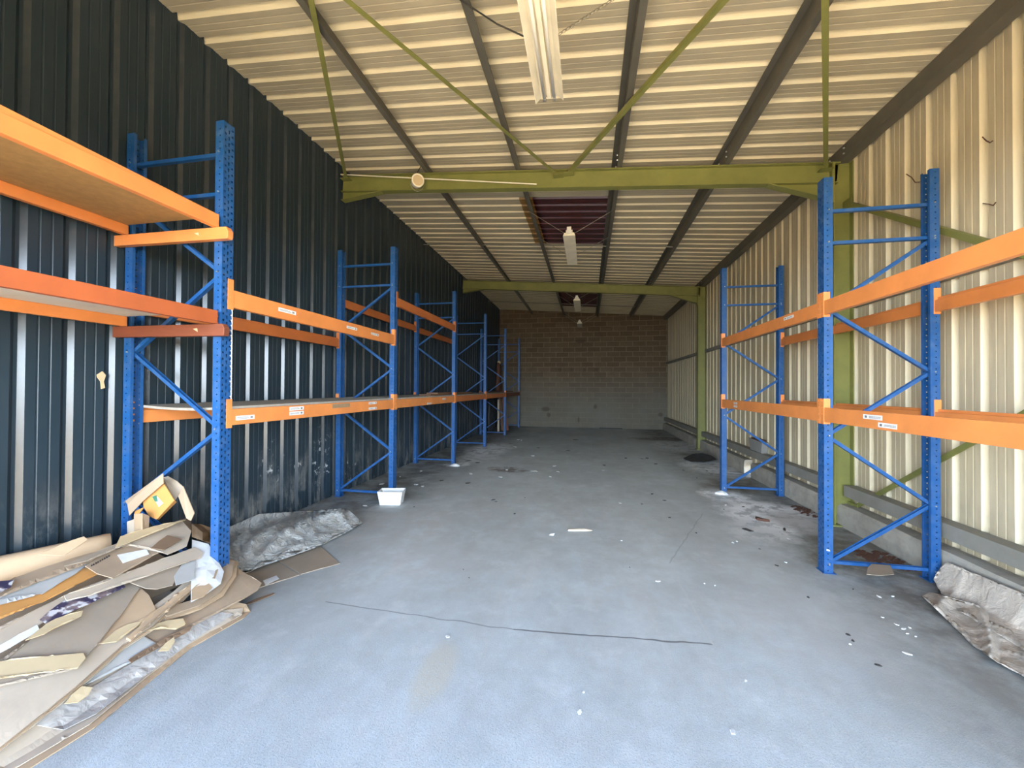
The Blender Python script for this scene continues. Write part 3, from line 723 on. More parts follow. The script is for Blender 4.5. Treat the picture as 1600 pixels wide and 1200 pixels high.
# ================================================================== LAMPS, FIXTURES
def chain(m, p, q):
    p, q = Vector(p), Vector(q); n = int((q - p).length / .032)
    d = (q - p) / n; dn = d.normalized(); a = dn.cross(Vector((0, 1, 0))).normalized(); b = dn.cross(a)
    for i in range(n):
        c_ = p + d * (i + .5); s = a if i % 2 else b
        ring = [c_ + dn * (.021 * math.cos(t_)) + s * (.010 * math.sin(t_)) for t_ in [k * math.pi / 4 for k in range(9)]]
        m.tube(ring, .0028, 5, cap=False)
def lamp(x, y0, y1, z, wd, lab, chains, detail):
    r = empty('strip_light', (x, (y0 + y1) / 2, z)); tag(r, lab, 'strip light', 'fluorescent strip lights hung under the roof'); L = (y1 - y0) / 2
    m = MB(); w2 = wd / 2
    pr = [(-w2, 0), (-w2 + .004, 0), (-.075, .045), (.075, .045), (w2 - .004, 0), (w2, 0), (.078, .052), (-.078, .052)] if detail else [(-w2, .0), (w2, .0), (w2 * .8, .05), (-w2 * .8, .05)]
    m.profile((0, -L, 0), (0, L, 0), pr, up=(0, 0, 1)); m.build('reflector', 'lamp_white', r)
    m = MB(); m.box(-.055, .055, -L + .01, L - .01, .05, .10); m.box(-.018, .018, -L + .02, L - .02, .012, .046); m.build('housing', 'lamp_white', r, bevel=.004)
    for sx in (-1, 1):
        m = MB(); m.tube([(sx * .042, -L + .03, .013), (sx * .042, L - .03, .013)], .013, 12); m.build('fluorescent_tube', 'tube_glass', r, smooth=True)
        for e in (-1, 1):
            m = MB(); m.tube([(sx * .042, e * (L - .035), .013), (sx * .042, e * (L - .005), .013)], .0155, 12); m.box(sx * .042 - .012, sx * .042 + .012, min(e * (L - .03), e * (L - .012)), max(e * (L - .03), e * (L - .012)), .013, .047)
            m.build('tube_socket', 'zinc' if detail else 'lamp_white', r, smooth=False)
    if not detail:
        m = MB(); m.box(-.035, .035, -L - .03, -L + .01, .03, .14); m.build('end_cap', 'white_plastic', r, bevel=.004)
    for (cx, cy, cz, kind) in chains:
        for sgn in ():
            pass
        m = MB(); q = Vector((cx, cy, cz)) - Vector(r.location); p = Vector((.05 if cx > x else -.05, q.y * .98, .10))
        if kind == 'chain': chain(m, p, q); m.build('suspension_chain', 'chain_metal', r)
        elif kind == 'cable': m.tube([p, (p + q) / 2 - Vector((0, 0, .03)), q], .006, 6); m.build('suspension_cable', 'dark_cable', r)
        else: m.tube([p, q], .0045, 6); m.build('suspension_wire', 'chain_metal', r)
    return r
xa, xb = PX[1] - .01, PX[2] + .01
lamp(-.335, 1.9, 3.45, 4.15, .245, 'large double tube strip light hanging nearest at the top', [(xa, 2.95, rtop(xa), 'cable'), (xb, 2.95, rtop(xb), 'chain'), (xa, 2.2, rtop(xa), 'cable'), (xb, 2.2, rtop(xb), 'chain')], True)
for y0, y1, lb in ((6.55, 8.12, 'strip light hanging under the near maroon skylight'), (11.45, 13.1, 'strip light hanging just beyond the far green frame'), (15.55, 16.6, 'small farthest strip light in front of the block wall')):
    lamp(-.305, y0, y1, 4.15, .20, lb, [(xa, y0 + .2, rtop(xa), 'w'), (xb, y0 + .2, rtop(xb), 'w'), (xa, y1 - .2, rtop(xa), 'w'), (xb, y1 - .2, rtop(xb), 'w')], False)
# drum fixture on the rafter
r = empty('round_fixture', (-2.45, 5.36, 4.61)); tag(r, 'round cream drum fixture with bright rim on the near green rafter', 'fixture')
ax = (Vector((0, 0, 1.64)) - Vector((-2.45, 5.36, 4.61))); ax = Vector((.62, -1, -.28)).normalized()
m = MB(); m.tube([-ax * .02, ax * .04, ax * .042, ax * .085, ax * .087, ax * .15], [.072, .076, .082, .080, .084, .086], 28); m.build('drum_body', 'white_plastic', r, smooth=False)
m = MB(); a_ = ax.cross(Vector((0, 0, 1))).normalized(); b_ = a_.cross(ax)
m.tube([ax * .152 + a_ * (.080 * math.cos(k * math.pi / 16)) + b_ * (.080 * math.sin(k * math.pi / 16)) for k in range(33)], .011, 8, cap=False); o = m.build('front_rim', 'lamp_white', r, smooth=True)
m = MB(); m.tube([ax * .15, ax * .156], [.074, .07], 28); m.build('front_lens', 'cardboard_cream', r)
m = MB(); m.tube([ax * .08 + a_ * (.10 * math.cos(k)) + b_ * (.0 + .13 * math.sin(k)) for k in [-.3 - i * .16 for i in range(18)]], .003, 6); m.build('wire_loop', 'chain_metal', r)
m = MB(); m.tube([Vector((-.06, .0, .03)), Vector((.05, .03, .25))], .006, 6); m.build('mounting_hook', 'dark_cable', r)
m = MB(); pts = []
for k in range(25):
    u = k / 24; x = -3.70 + 3.0 * u; pts.append((x, 5.40, rtop(-3.7) - .01 + (4.452 - rtop(-3.7) + .01) * u + .035 * math.sin(math.pi * u) * -0))
m.tube(pts, .009, 8); tag(recentre(m.build('conduit', 'lamp_white')), 'thin white conduit along the left half of the near green rafter', 'conduit')

# odd wire ends left on the right wall
for k, (pts, lb) in enumerate(((((1416, 272), (1424, 277), (1430, 285), (1441, 284)), 'bent rusty wire end on the cream wall right of the column'), (((1536, 318), (1545, 319), (1552, 321), (1556, 316)), 'short wire end on the cream wall near the right photo edge'), (((1535, 214), (1541, 220), (1547, 223), (1551, 220)), 'highest short wire end on the cream wall'))):
    m = MB(); m.tube([at(u, v, 0, WR - .012 - .01 * (i % 2)) for i, (u, v) in enumerate(pts)], .004, 6)
    tag(recentre(m.build('wire_end', 'rust_brown')), lb, 'wire')

# ================================================================== CARDBOARD PILE
def pile_h(x, y):
    if x < WL + .015: return 9.
    a = max(0., min(1., (-2.44 - x) / 1.05)) ** .75 * .40
    g = 1 - smooth_step(2.62, 3.25, y)
    return a * g + .012 * noise.noise(Vector((x * 2.2, y * 2.2, 0))) * min(1, a * 6)
def pix_mesh(poly, cuts, seglen=16):
    """triangulated polygon in pixel space with interior points; returns verts (u,v,lift), tris"""
    pts = [(p[0], p[1], p[2] if len(p) > 2 else 0.) for p in poly]
    bd = []
    for a, b in zip(pts, pts[1:] + pts[:1]):
        n = max(1, int(math.hypot(b[0] - a[0], b[1] - a[1]) / seglen))
        for k in range(n):
            t_ = k / n; bd.append(tuple(a[i] + (b[i] - a[i]) * t_ for i in range(3)))
    bm = bmesh.new(); vs = [bm.verts.new((p[0], p[1], p[2])) for p in bd]
    flat = bm.faces.new(vs)
    bmesh.ops.triangulate(bm, faces=[flat], ngon_method='EAR_CLIP')
    for _ in range(cuts):
        es = [e for e in bm.edges if not e.is_boundary and (e.verts[0].co.xy - e.verts[1].co.xy).length > seglen]
        if not es: break
        bmesh.ops.subdivide_edges(bm, edges=es, cuts=1)
        bmesh.ops.triangulate(bm, faces=bm.faces)
        bmesh.ops.beautify_fill(bm, faces=bm.faces, edges=[e for e in bm.edges if not e.is_boundary])
    bm.verts.index_update()
    out = [tuple(v.co) for v in bm.verts], [tuple(v.index for v in f.verts) for f in bm.faces]
    bm.free(); return out
def drape(name, poly, hf, lab, cat, mat, thick=.004, group=None, seglen=16, cuts=4, smooth=False, wrinkle=0., wsc=7, kind=None):
    V, Fs = pix_mesh(poly, cuts, seglen); m = MB(); vs = []
    for u, v, l in V:
        p = on_surf(u, v, lambda x, y: hf(x, y) + l)
        if wrinkle: p = p + Vector((0, 0, 1)) * (wrinkle * abs(noise.noise(Vector((p.x * wsc, p.y * wsc, 2.)))))
        vs.append(p)
    m.add(vs, Fs); o = m.build(name, mat, smooth=smooth)
    bm = bmesh.new(); bm.from_mesh(o.data); bmesh.ops.recalc_face_normals(bm, faces=bm.faces)
    if sum(f.normal.z for f in bm.faces) < 0: bmesh.ops.reverse_faces(bm, faces=bm.faces)
    bm.to_mesh(o.data); bm.free()
    recentre(o)
    md = o.modifiers.new('thick', 'SOLIDIFY'); md.thickness = thick; md.offset = -1
    if lab: tag(o, lab, cat, group, kind)
    return o
GP = 'flattened cardboard sheets of the pile'
def card(poly, L, col_, lab, thick=.005, cat='cardboard', name='cardboard_sheet', mat=None, tilt=None):
    return drape(name, poly, lambda x, y: pile_h(x, y) + L + (tilt(x, y) if tilt else 0), lab, cat, mat or 'cardboard_' + col_, thick, GP)
# hidden-under base sheets laid directly on the floor and on each other
def base_sheet(x0, x1, y0, y1, L, mat, lab, ang=0):
    m = MB(); n = 14; vs = []; fs = []; cx, cy = (x0 + x1) / 2, (y0 + y1) / 2
    for i in range(n + 1):
        for j in range(n + 1):
            px, py = x0 + (x1 - x0) * i / n - cx, y0 + (y1 - y0) * j / n - cy
            x, y = cx + px * math.cos(ang) - py * math.sin(ang), cy + px * math.sin(ang) + py * math.cos(ang)
            vs.append((x, y, max(.008, pile_h(x, y) + L)))
    for i in range(n):
        for j in range(n): a = i * (n + 1) + j; fs.append((a, a + n + 1, a + n + 2, a + 1))
    m.add(vs, fs); o = m.build('cardboard_sheet', mat); recentre(o)
    md = o.modifiers.new('thick', 'SOLIDIFY'); md.thickness = .005; md.offset = -1
    return tag(o, lab, 'cardboard', GP)
base_sheet(-3.66, -2.72, .55, 2.3, -.012, 'cardboard_greyb', 'large grey brown sheet buried lowest in the cardboard pile', .02)
base_sheet(-3.64, -2.9, 1.5, 2.52, -.006, 'cardboard_brown', 'brown sheet buried under the roll side of the cardboard pile', -.05)
card([(-60, 1260), (40, 1204), (148, 1136), (233, 1065), (300, 1011), (381, 965), (391, 955), (385, 944), (371, 941), (345, 950), (250, 1005), (100, 1090), (-60, 1150)], .006, 'tan', 'outermost long tan cardboard sheet along the floor side of the pile')
card([(-60, 1245), (30, 1196), (140, 1131), (226, 1060), (296, 1006), (378, 960), (380, 950), (330, 955), (240, 1000), (90, 1080), (-60, 1140)], .014, 'pale', 'long pale cardboard sheet just above the outermost tan one')
card([(366, 959), (345, 956), (300, 972), (240, 1015), (150, 1070), (62, 1118), (58, 1133), (100, 1140), (150, 1115), (230, 1053), (300, 1002)], .024, '', 'shiny clear plastic film strip along the front edge of the pile', .003, 'plastic film', 'plastic_film_strip', 'plastic_film')
card([(368, 886), (409, 911), (403, 922), (390, 930), (345, 952), (300, 975), (250, 1005), (200, 1015), (262, 965), (315, 948), (350, 925)], .032, 'brown', 'cardboard sheet whose pointed corner sticks out toward the aisle')
card([(223, 993), (250, 1008), (216, 1028), (175, 1046), (135, 1069), (120, 1075), (160, 1030), (200, 1000)], .045, 'greyw', 'light grey white sheet wedged in the middle front of the pile')
for k in range(4):
    d = k * 2.2
    card([(-60, 1216 - d), (0, 1174 - d), (121 - d * .4, 1079 - d), (196 - d * .4, 1012 - d), (243 - d * .4, 982 - d), (329 - d * .6, 896 - d), (322 - d * .6, 890 - d), (270, 925), (200, 975), (120, 1000), (-60, 1060)],
         .062 + k * .011, ['pale', 'tan', 'brown', 'pale'][k], ['lowest', 'second lowest', 'second highest', 'highest'][k] + ' long sheet of the layered stack across the pile front', .007)
card([(262, 968), (315, 950), (350, 929), (369, 900), (373, 878), (352, 871), (350, 900), (335, 922), (300, 944), (240, 962)], .062, 'tan', 'long sheet bent in an arc at the aisle side of the pile', .012)
card([(262, 962), (313, 945), (345, 924), (363, 899), (367, 877), (350, 869), (346, 897), (330, 918), (298, 938), (240, 955)], .080, 'brown', 'inner bent sheet nested in the arc at the aisle side', .012)
card([(300, 843, .06), (326, 850, .06), (329, 874), (350, 893), (345, 912), (320, 930), (298, 941), (318, 905), (325, 885), (306, 866)], .11, '', 'torn white sheet curling beside the nearest blue post', .003, 'paper', 'paper_sheet', 'paper_white')
card([(300, 868), (325, 872), (341, 890), (336, 904), (318, 902), (303, 894)], .125, 'brown', 'small rounded brown flap on the torn white sheet')
card([(320, 904), (332, 918), (318, 932), (299, 938), (300, 920)], .122, 'tan', 'small rounded tan flap below the torn white sheet')
card([(650 / 2.963, 918), (233, 930), (246, 957), (202, 977), (165, 1003), (152, 1006), (175, 975)], .108, 'tan', 'tan cardboard triangle right of the big grey brown sheet')
card([(223, 970), (189, 994), (182, 1002), (158, 1005), (180, 985), (200, 975)], .116, 'cream', 'small cream folded flap under the tan triangle')
card([(-60, 1075), (0, 1040), (50, 998), (135, 946), (179, 917), (203, 912), (219, 918), (190, 960), (152, 1004), (134, 1028), (121, 1044), (60, 1056), (-60, 1085)], .118, 'greyb', 'large grey brown sheet lying open on top of the pile front')
card([(-60, 1046), (0, 1033), (70, 1026), (130, 1020), (134, 1028), (122, 1043), (60, 1052), (0, 1059), (-60, 1070)], .132, 'cream', 'pale cream folded strip along the edge of the big sheet')
card([(192, 905), (240, 890), (281, 876), (279, 895), (270, 914), (245, 920), (228, 919)], .150, 'greyb', 'crumpled ridged sheet near the centre of the pile')
card([(-40, 1000), (0, 985), (60, 950), (116, 924), (98, 950), (50, 985), (0, 1012), (-40, 1030)], .138, 'pale', 'pale narrow sheet at the left above the torn magazine')
card([(62, 968), (90, 945), (118, 928), (192, 912), (196, 917), (165, 926), (120, 947), (72, 974)], .148, '', 'torn dark printed magazine page on the pile', .003, 'paper', 'magazine_page', 'magazine_print')
card([(-30, 1025), (0, 1008), (58, 976), (62, 984), (30, 1003), (0, 1020), (-30, 1035)], .146, '', 'torn white paper strip left of the magazine page', .003, 'paper', 'paper_strip', 'paper_white')
card([(60, 984), (88, 966), (130, 954), (127, 962), (95, 976), (70, 990), (40, 1000)], .155, 'cream', 'torn cream scraps below the magazine page')
card([(-60, 965), (0, 937), (67, 927), (100, 905), (130, 888), (162, 891), (130, 908), (101, 922), (67, 940), (0, 964), (-60, 990)], .168, 'orange', 'curved orange yellow sheet emerging at the left of the pile')
card([(-60, 960), (0, 936), (30, 915), (51, 903), (101, 886), (147, 873), (118, 896), (67, 927), (30, 932), (0, 938)], .178, 'greyw', 'grey sheet above the curved orange one')
card([(-60, 945), (0, 912), (60, 889), (120, 870), (165, 858), (185, 862), (140, 874), (100, 886), (45, 908), (0, 932)], .186, 'brown', 'brown sheet just in front of the cardboard roll')
card([(0, 908), (22, 906), (17, 917), (-8, 930), (-20, 920)], .205, '', 'small purple blue printed scrap at the left photo edge', .003, 'paper', 'paper_scrap', 'magazine_print')
card([(100, 930), (160, 912), (236, 880), (304, 855), (317, 863), (315, 871), (270, 886), (236, 898), (190, 910), (140, 930), (104, 938)], .176, 'pale', 'long twisted grey strip across the pile centre')
card([(306, 875), (303, 905), (275, 914), (272, 900), (284, 882)], .160, 'greyw', 'upright grey scrap at the end of the crumpled sheet')
bp = card([(133, 884), (166, 863), (216, 849), (260, 857), (236, 868), (202, 887), (176, 903), (152, 896)], .205, 'brown', 'brown box panel with torn serrated edge and white label')
def on_pile_part(poly, L, mat, name, parent):
    V, Fs = pix_mesh(poly, 2, 8); m = MB(); vs = [on_surf(u, v, lambda x, y: pile_h(x, y) + L) - parent.location for u, v, l in V]
    m.add(vs, Fs); o = m.build(name, mat, parent, solid=.0015, off=0); return o
on_pile_part([(183, 867), (229, 858), (233, 866), (192, 880)], .2085, 'label_white', 'address_label', bp)
for k in range(9):
    u, v = 142 + k * 3.4, 883 - k * 1.9
    on_pile_part([(u, v), (u + 1.6, v - .8), (u + 2.2, v + 1.6), (u + .6, v + 2.2)], .208, 'ink', 'tear_notch', bp)
card([(188, 850), (200, 843), (236, 828), (283, 812), (298, 808), (299, 830), (292, 853), (262, 866), (232, 856), (200, 850)], .225, 'pale', 'raised pale cardboard sheet in front of the nearest blue frame')
card([(236, 856), (262, 836), (284, 842), (256, 859)], .245, 'darkb', 'folded dark brown flap on the raised pale sheet')
card([(100, 884), (150, 862), (190, 848), (238, 829), (260, 826), (215, 845), (165, 862), (135, 876)], .235, 'greyb', 'narrow edge on sheet slanting up to the hanging box')
card([(180, 855), (188, 838), (240, 822), (290, 812), (240, 830), (200, 848)], .262, 'cream', 'cream slanted sheet directly under the hanging box')
card([(300, 818, .07), (315, 819, .06), (333, 826, .04), (333, 850, .04), (322, 846), (300, 838, .06)], .14, 'tan', 'tan sheet curling up behind the nearest blue post')
card([(323, 891), (330, 897), (296, 925), (262, 953), (205, 1000), (198, 996), (255, 946)], .112, 'tan', 'narrow tan batten like strip leaning along the layered stack', .014)
card([(236, 977), (262, 969), (286, 966), (290, 974), (276, 981), (250, 982), (232, 985)], .075, 'cream', 'torn cream foam piece at the front of the pile', .014, 'foam', 'foam_piece')
card([(247, 1017), (272, 995), (273, 1003), (264, 1016)], .060, 'cream', 'small bright cream scrap near the clear film strip', .006)
card([(101, 1099), (128, 1072), (145, 1074), (138, 1086), (122, 1097)], .082, 'cream', 'cream scrap on the lower front of the pile', .006)
card([(200, 1032), (258, 997), (300, 978), (296, 986), (250, 1008), (205, 1036)], .055, 'darkb', 'dark brown narrow strip under the grey white sheet')
# roll of cardboard against the wall
pR, pL = at(173, 851, 2, .475), at(-60, 903, 2, .46)
m = MB(); d = (pL - pR); m.tube([d * k / 8 for k in range(9)], .076, 28, cap=False); nr = 28
r = empty('cardboard_roll', pR); tag(r, 'rolled up tan cardboard tube lying against the dark wall', 'cardboard roll')
o = m.build('roll_body', 'cardboard_tan', r, smooth=True, solid=.006, off=-1)
m = MB(); a_ = d.normalized().cross(Vector((0, 0, 1))).normalized(); b_ = a_.cross(d.normalized())
sp_ = [d.normalized() * .012 + a_ * ((.066 - .0022 * k) * math.cos(k * .45)) + b_ * ((.066 - .0022 * k) * math.sin(k * .45)) for k in range(26)]
vs = sp_ + [p + d * .98 for p in sp_]; n = len(sp_)
m.add(vs, [(i, i + 1, n + i + 1, n + i) for i in range(n - 1)]); m.build('inner_wrap', 'cardboard_brown', r, smooth=True, solid=.004)
m = MB(); q = Vector((.076 * .75, 0, 0)); e0 = d * .0 + a_ * -.05 + b_ * -.059; m.bar(d * .02 + a_ * .02 + b_ * .075, d + a_ * .02 + b_ * .075, .03, .004); m.build('overlap_edge', 'cardboard_brown', r)
card([(60, 866, .05), (131, 838, .10), (137, 843, .09), (100, 868, .04)], .20, 'tan', 'tan sheet corner peeking up behind the cardboard roll')
# folded cardboard standing by the rear post
r = empty('folded_cardboard', at(220, 850, 1, 2.40)); tag(r, 'small folded cardboard tube standing against the nearest rear post', 'cardboard')
def plane_sheet(parent, pts, y, mat, name, th=.005, ys=None):
    m = MB(); vs = [at(p[0], p[1], 1, p[2] if len(p) > 2 else y) - parent.location for p in pts]; n = len(vs)
    m.add(vs, [tuple(range(n))] if n < 5 else [(0, i, i + 1) for i in range(1, n - 1)]); return m.build(name, mat, parent, solid=th, off=0)
plane_sheet(r, [(210, 803, 2.40), (222, 802, 2.36), (222, 846, 2.36), (210, 848, 2.40)], 0, 'cardboard_tan', 'panel')
plane_sheet(r, [(222, 802, 2.36), (233, 806, 2.42), (231, 843, 2.42), (222, 846, 2.36)], 0, 'cardboard_brown', 'panel')
plane_sheet(r, [(199, 815, 2.43), (210, 811, 2.41), (211, 848, 2.41), (200, 850, 2.43)], 0, 'cardboard_pale', 'panel')

# open box hanging in the nearest frame
BC = Vector((-3.16, 2.50, .80)); r = empty('hanging_box', BC); tag(r, 'open cardboard box with orange inside hanging on the nearest frame brace', 'cardboard box')
K = 6.667
def bx(u, v, y): return (180 + u / K, 720 + v / K, y)
plane_sheet(r, [bx(500, 130, 2.44), bx(505, 235, 2.44), bx(290, 420, 2.44), bx(150, 570, 2.44), bx(130, 455, 2.44), bx(105, 420, 2.46), bx(190, 375, 2.44)], 0, 'cardboard_brown', 'side_flap')
plane_sheet(r, [bx(505, 235, 2.47), bx(560, 320, 2.47), bx(615, 410, 2.47), bx(430, 610, 2.47), bx(355, 575, 2.47), bx(300, 480, 2.47), bx(290, 420, 2.47)], 0, 'cardboard_orange', 'inner_panel')
plane_sheet(r, [bx(300, 485, 2.47), bx(210, 520, 2.47), bx(200, 560, 2.47), bx(250, 558, 2.47)], 0, 'cardboard_orange', 'inner_flap')
plane_sheet(r, [bx(500, 175, 2.55), bx(550, 160, 2.55), bx(640, 210, 2.55), bx(710, 270, 2.55), bx(665, 350, 2.55), bx(620, 420, 2.52), bx(560, 320, 2.49), bx(520, 245, 2.49)], 0, 'cardboard_greyb', 'end_panel')
plane_sheet(r, [bx(710, 265, 2.50), bx(825, 545, 2.46), bx(790, 625, 2.46), bx(745, 600, 2.46), bx(700, 480, 2.48), bx(660, 370, 2.50)], 0, 'cardboard_brown', 'loose_flap')
plane_sheet(r, [bx(615, 410, 2.47), bx(640, 425, 2.52), bx(455, 610, 2.52), bx(430, 610, 2.47)], 0, 'cardboard_orange', 'edge_panel')
lb = plane_sheet(r, [bx(390, 365, 2.4655), bx(435, 370, 2.4655), bx(500, 440, 2.4655), bx(455, 480, 2.4655)], 0, 'label_white', 'box_label', .002)
m = MB(); vs = [at(*bx(*p, 0)[:2], 1, 2.463) - BC for p in ((385, 372), (430, 360), (445, 425), (415, 425))]; m.add(vs, [(0, 1, 2, 3)]); m.build('printed_mark', 'ink_green', lb, solid=.001).location = (0, 0, 0)
# ------------------------------------------------------------------ film, tarps
def tarp_left(x, y):
    if x < WL + .03: return 9.
    h0 = .13 * math.exp(-(((x + 3.25) / .42) ** 2 + ((y - 3.5) / .55) ** 2)) + .09 * math.exp(-(((x + 3.0) / .3) ** 2 + ((y - 4.35) / .3) ** 2))
    e = min(1, h0 * 16); r1 = abs(noise.noise(Vector((x * 4.2 + y * 2.4, y * 1.6 - x, 1)))); r2 = abs(noise.noise(Vector((x * 7 + y * 3, y * 6, 4)))); r3 = noise.noise(Vector((x * 19, y * 17, 8)))
    return .012 + h0 * .75 + (.14 * (.32 - min(.32, r1 * 1.3)) + .09 * (.25 - min(.25, r2)) + .008 * r3) * e
drape('plastic_sheeting', [(330, 872), (330, 835), (365, 822), (405, 803), (440, 802), (470, 800), (510, 800), (540, 794), (552, 803), (566, 817), (550, 822), (545, 830), (520, 838), (512, 846), (495, 855), (470, 860), (440, 864), (428, 875), (405, 878), (392, 891), (372, 893), (345, 885)],
      tarp_left, 'crumpled dusty grey plastic sheeting on the floor beyond the nearest blue post', 'plastic sheeting', 'dusty_film', .003, None, 7, 6, smooth=True)
drape('flat_cardboard', [(350, 905), (392, 893), (428, 874), (468, 918 - 20), (408, 917), (365, 925)], lambda x, y: .006, 'flat grey cardboard panel beside the plastic sheeting, nearer half', 'cardboard', 'cardboard_greyb', .005, None, 30, 1)
drape('flat_cardboard', [(430, 873), (500, 853), (531, 880), (470, 897)], lambda x, y: .006, 'flat grey cardboard panel beside the plastic sheeting, farther half', 'cardboard', 'cardboard_greyb', .005, None, 30, 1)
drape('paper_scrap', [(411, 907), (432, 899), (436, 904), (415, 914)], lambda x, y: .010, 'white label scrap on the flat grey cardboard', 'paper', 'paper_white', .002, None, 30, 1)
drape('flat_cardboard', [(380, 945), (400, 935), (428, 926), (429, 928), (405, 938), (392, 943)], lambda x, y: .008, 'dark curled strip on the floor at the tip of the pile', 'strip', 'cardboard_darkb', .004, None, 30, 1)
def tarp_right(x, y):
    k = smooth_step(2.84, 3.0, x) * .262
    r1 = abs(noise.noise(Vector((x * 2.2 - y * 4.5, y * 1.5, 7)))); r2 = abs(noise.noise(Vector((x * 9, y * 6, 4))))
    return .02 + k + .07 * (.32 - min(.32, r1)) + .02 * (.3 - r2) * 1.
drape('ground_cloth', [(1471, 884), (1480, 878), (1510, 893), (1560, 915), (1640, 945), (1640, 1040), (1600, 1012), (1580, 985), (1540, 968), (1500, 955), (1472, 930), (1458, 905)],
      tarp_right, 'dusty brown cloth draped over the kerb at the far right', 'cloth', 'dusty_cloth', .004, None, 7, 6, smooth=True)
def tarp_r2(x, y):
    r1 = abs(noise.noise(Vector((x * 3.2 - y * 2.6, y * 1.2, 17)))); r2 = abs(noise.noise(Vector((x * 10, y * 7, 14))))
    return .015 + .16 * (.33 - min(.33, r1 * 1.3)) + .05 * (.25 - min(.25, r2))
drape('ground_cloth', [(1441, 931), (1452, 925), (1500, 938), (1545, 950), (1585, 985), (1640, 1015), (1640, 1080), (1600, 1053), (1560, 1035), (1520, 1008), (1512, 990), (1490, 970), (1462, 945)],
      lambda x, y: max(.006, tarp_r2(x, y)), 'pale crumpled cloth lying on the floor at the right photo edge', 'cloth', 'dusty_cloth', .004, None, 7, 6, smooth=True)
# dark tarpaulin by the far column
drape('black_tarp', [(1068, 716), (1082, 709), (1098, 708), (1112, 712), (1120, 718), (1100, 722), (1080, 721)], lambda x, y: .02 + .16 * math.exp(-((x - 2.75) ** 2 * 7 + (y - 10.2) ** 2 * 4)) + .03 * noise.noise(Vector((x * 6, y * 6, 0))),
      'crumpled black tarp on the floor near the far green column', 'tarp', 'black_rubber', .004, None, 5, 4)

# ------------------------------------------------------------------ small things on the floor
def box_open(name, c, wx, wy, h_, taper, mat, lab, cat, rz=0, th=.004):
    r = empty(name, c, rz); tag(r, lab, cat); a, b = wx / 2, wy / 2; ta, tb = a * taper, b * taper
    B = [(-ta, -tb, .003), (ta, -tb, .003), (ta, tb, .003), (-ta, tb, .003)]; T = [(-a, -b, h_), (a, -b, h_ * .97), (a, b, h_ * 1.02), (-a, b, h_)]
    for i, nm in enumerate(('front_side', 'right_side', 'rear_side', 'left_side')):
        j = (i + 1) % 4; m = MB(); m.add([B[i], B[j], T[j], T[i]], [(0, 1, 2, 3)]); m.build(nm, mat, r, solid=th, off=0)
    m = MB(); m.add(B, [(0, 1, 2, 3)]); m.build('bottom', mat, r, solid=th, off=0); return r
p = at(608, 790, 2, 0)
box_open('white_box', (-2.70, 5.18, 0), .34, .20, .19, .82, 'paper_white', 'white open box at the foot of the second blue left post', 'box', .19)
r = empty('grey_bin', (3.085, 7.98, .502)); tag(r, 'grey concrete block standing on the low rail of the right wall', 'block')
m = MB(); m.add([(-.05, -.24, 0), (.05, -.24, 0), (.05, .24, 0), (-.05, .24, 0), (-.06, -.30, .20), (.06, -.30, .20), (.06, .30, .22), (-.06, .30, .22)],
              [(0, 3, 2, 1), (4, 5, 6, 7), (0, 1, 5, 4), (1, 2, 6, 5), (2, 3, 7, 6), (3, 0, 4, 7)]); m.build('block_body', 'slab_grey', r, bevel=.006)
m = MB(); m.box(-.05, .05, -.2, .2, .205, .235); m.build('dirt_cap', 'rust_brown', r)
r.name = 'concrete_block'
drape('flat_cardboard', [(1356, 886), (1362, 881), (1391, 883), (1397, 897), (1375, 899), (1354, 897)], lambda x, y: .115, 'grey cardboard scrap over the bottom brace of the right blue frame', 'cardboard', 'cardboard_greyb', .004, None, 30, 1)
# wood strip in the aisle
r = empty('wood_strip', at(905, 829, 2, .0)); tag(r, 'short pale wood strip lying in the middle of the aisle', 'wood strip'); r.rotation_euler = (0, 0, .22)
m = MB(); m.add([(-.135, -.018, 0), (.09, -.024, 0), (.15, -.008, 0), (.145, .006, 0), (.07, .020, 0), (-.13, .022, 0), (-.13, -.014, .02), (.085, -.020, .022), (.148, -.005, .008), (.143, .004, .008), (.068, .016, .02), (-.126, .018, .02)],
              [(5, 4, 3, 2, 1, 0), (6, 7, 8, 9, 10, 11)] + [(i, (i + 1) % 6, 6 + (i + 1) % 6, 6 + i) for i in range(6)]); m.build('strip_body', 'cardboard_pale', r)
r = empty('paper_scrap', at(862, 836, 2, .0)); tag(r, 'small curled white scrap left of the wood strip in the aisle', 'scrap')
m = MB(); m.add([(-.03, -.01, .002), (.02, -.02, .002), (.035, .01, .02), (-.01, .02, .012)], [(0, 1, 2, 3)]); m.build('scrap_body', 'paper_white', r, solid=.003)
# scattered scraps: measured spots (photo point, size m, material, label)
def flake(u, v, s, mat, lab, grp, cat='scrap', name='paper_scrap', asp=.6, h_=.004):
    rr = random.Random(int(u * 7 + v)); n = rr.choice((5, 6, 7)); m = MB(); a0 = rr.random() * 6
    top = [(s * math.cos(a0 + k * 6.283 / n) * (.7 + .5 * rr.random()), s * asp * math.sin(a0 + k * 6.283 / n) * (.7 + .5 * rr.random())) for k in range(n)]
    vs = [(x, y, .0005) for x, y in top] + [(x * .95, y * .95, h_ * (.7 + rr.random())) for x, y in top]
    m.add(vs, [tuple(range(n))[::-1], tuple(range(n, 2 * n))] + [(i, (i + 1) % n, n + (i + 1) % n, n + i) for i in range(n)])
    o = m.build(name, mat); o.location = at(u, v, 2, 0); o.rotation_euler = (0, 0, rr.random() * 3); return tag(o, lab, cat, grp)
W1 = 'tiny white flakes scattered on the right side floor'; D1 = 'dark crumbs scattered on the right side floor'; W2 = 'small white scraps scattered on the floor by the left frames'; D2 = 'dark crumbs on the floor by the left frames'
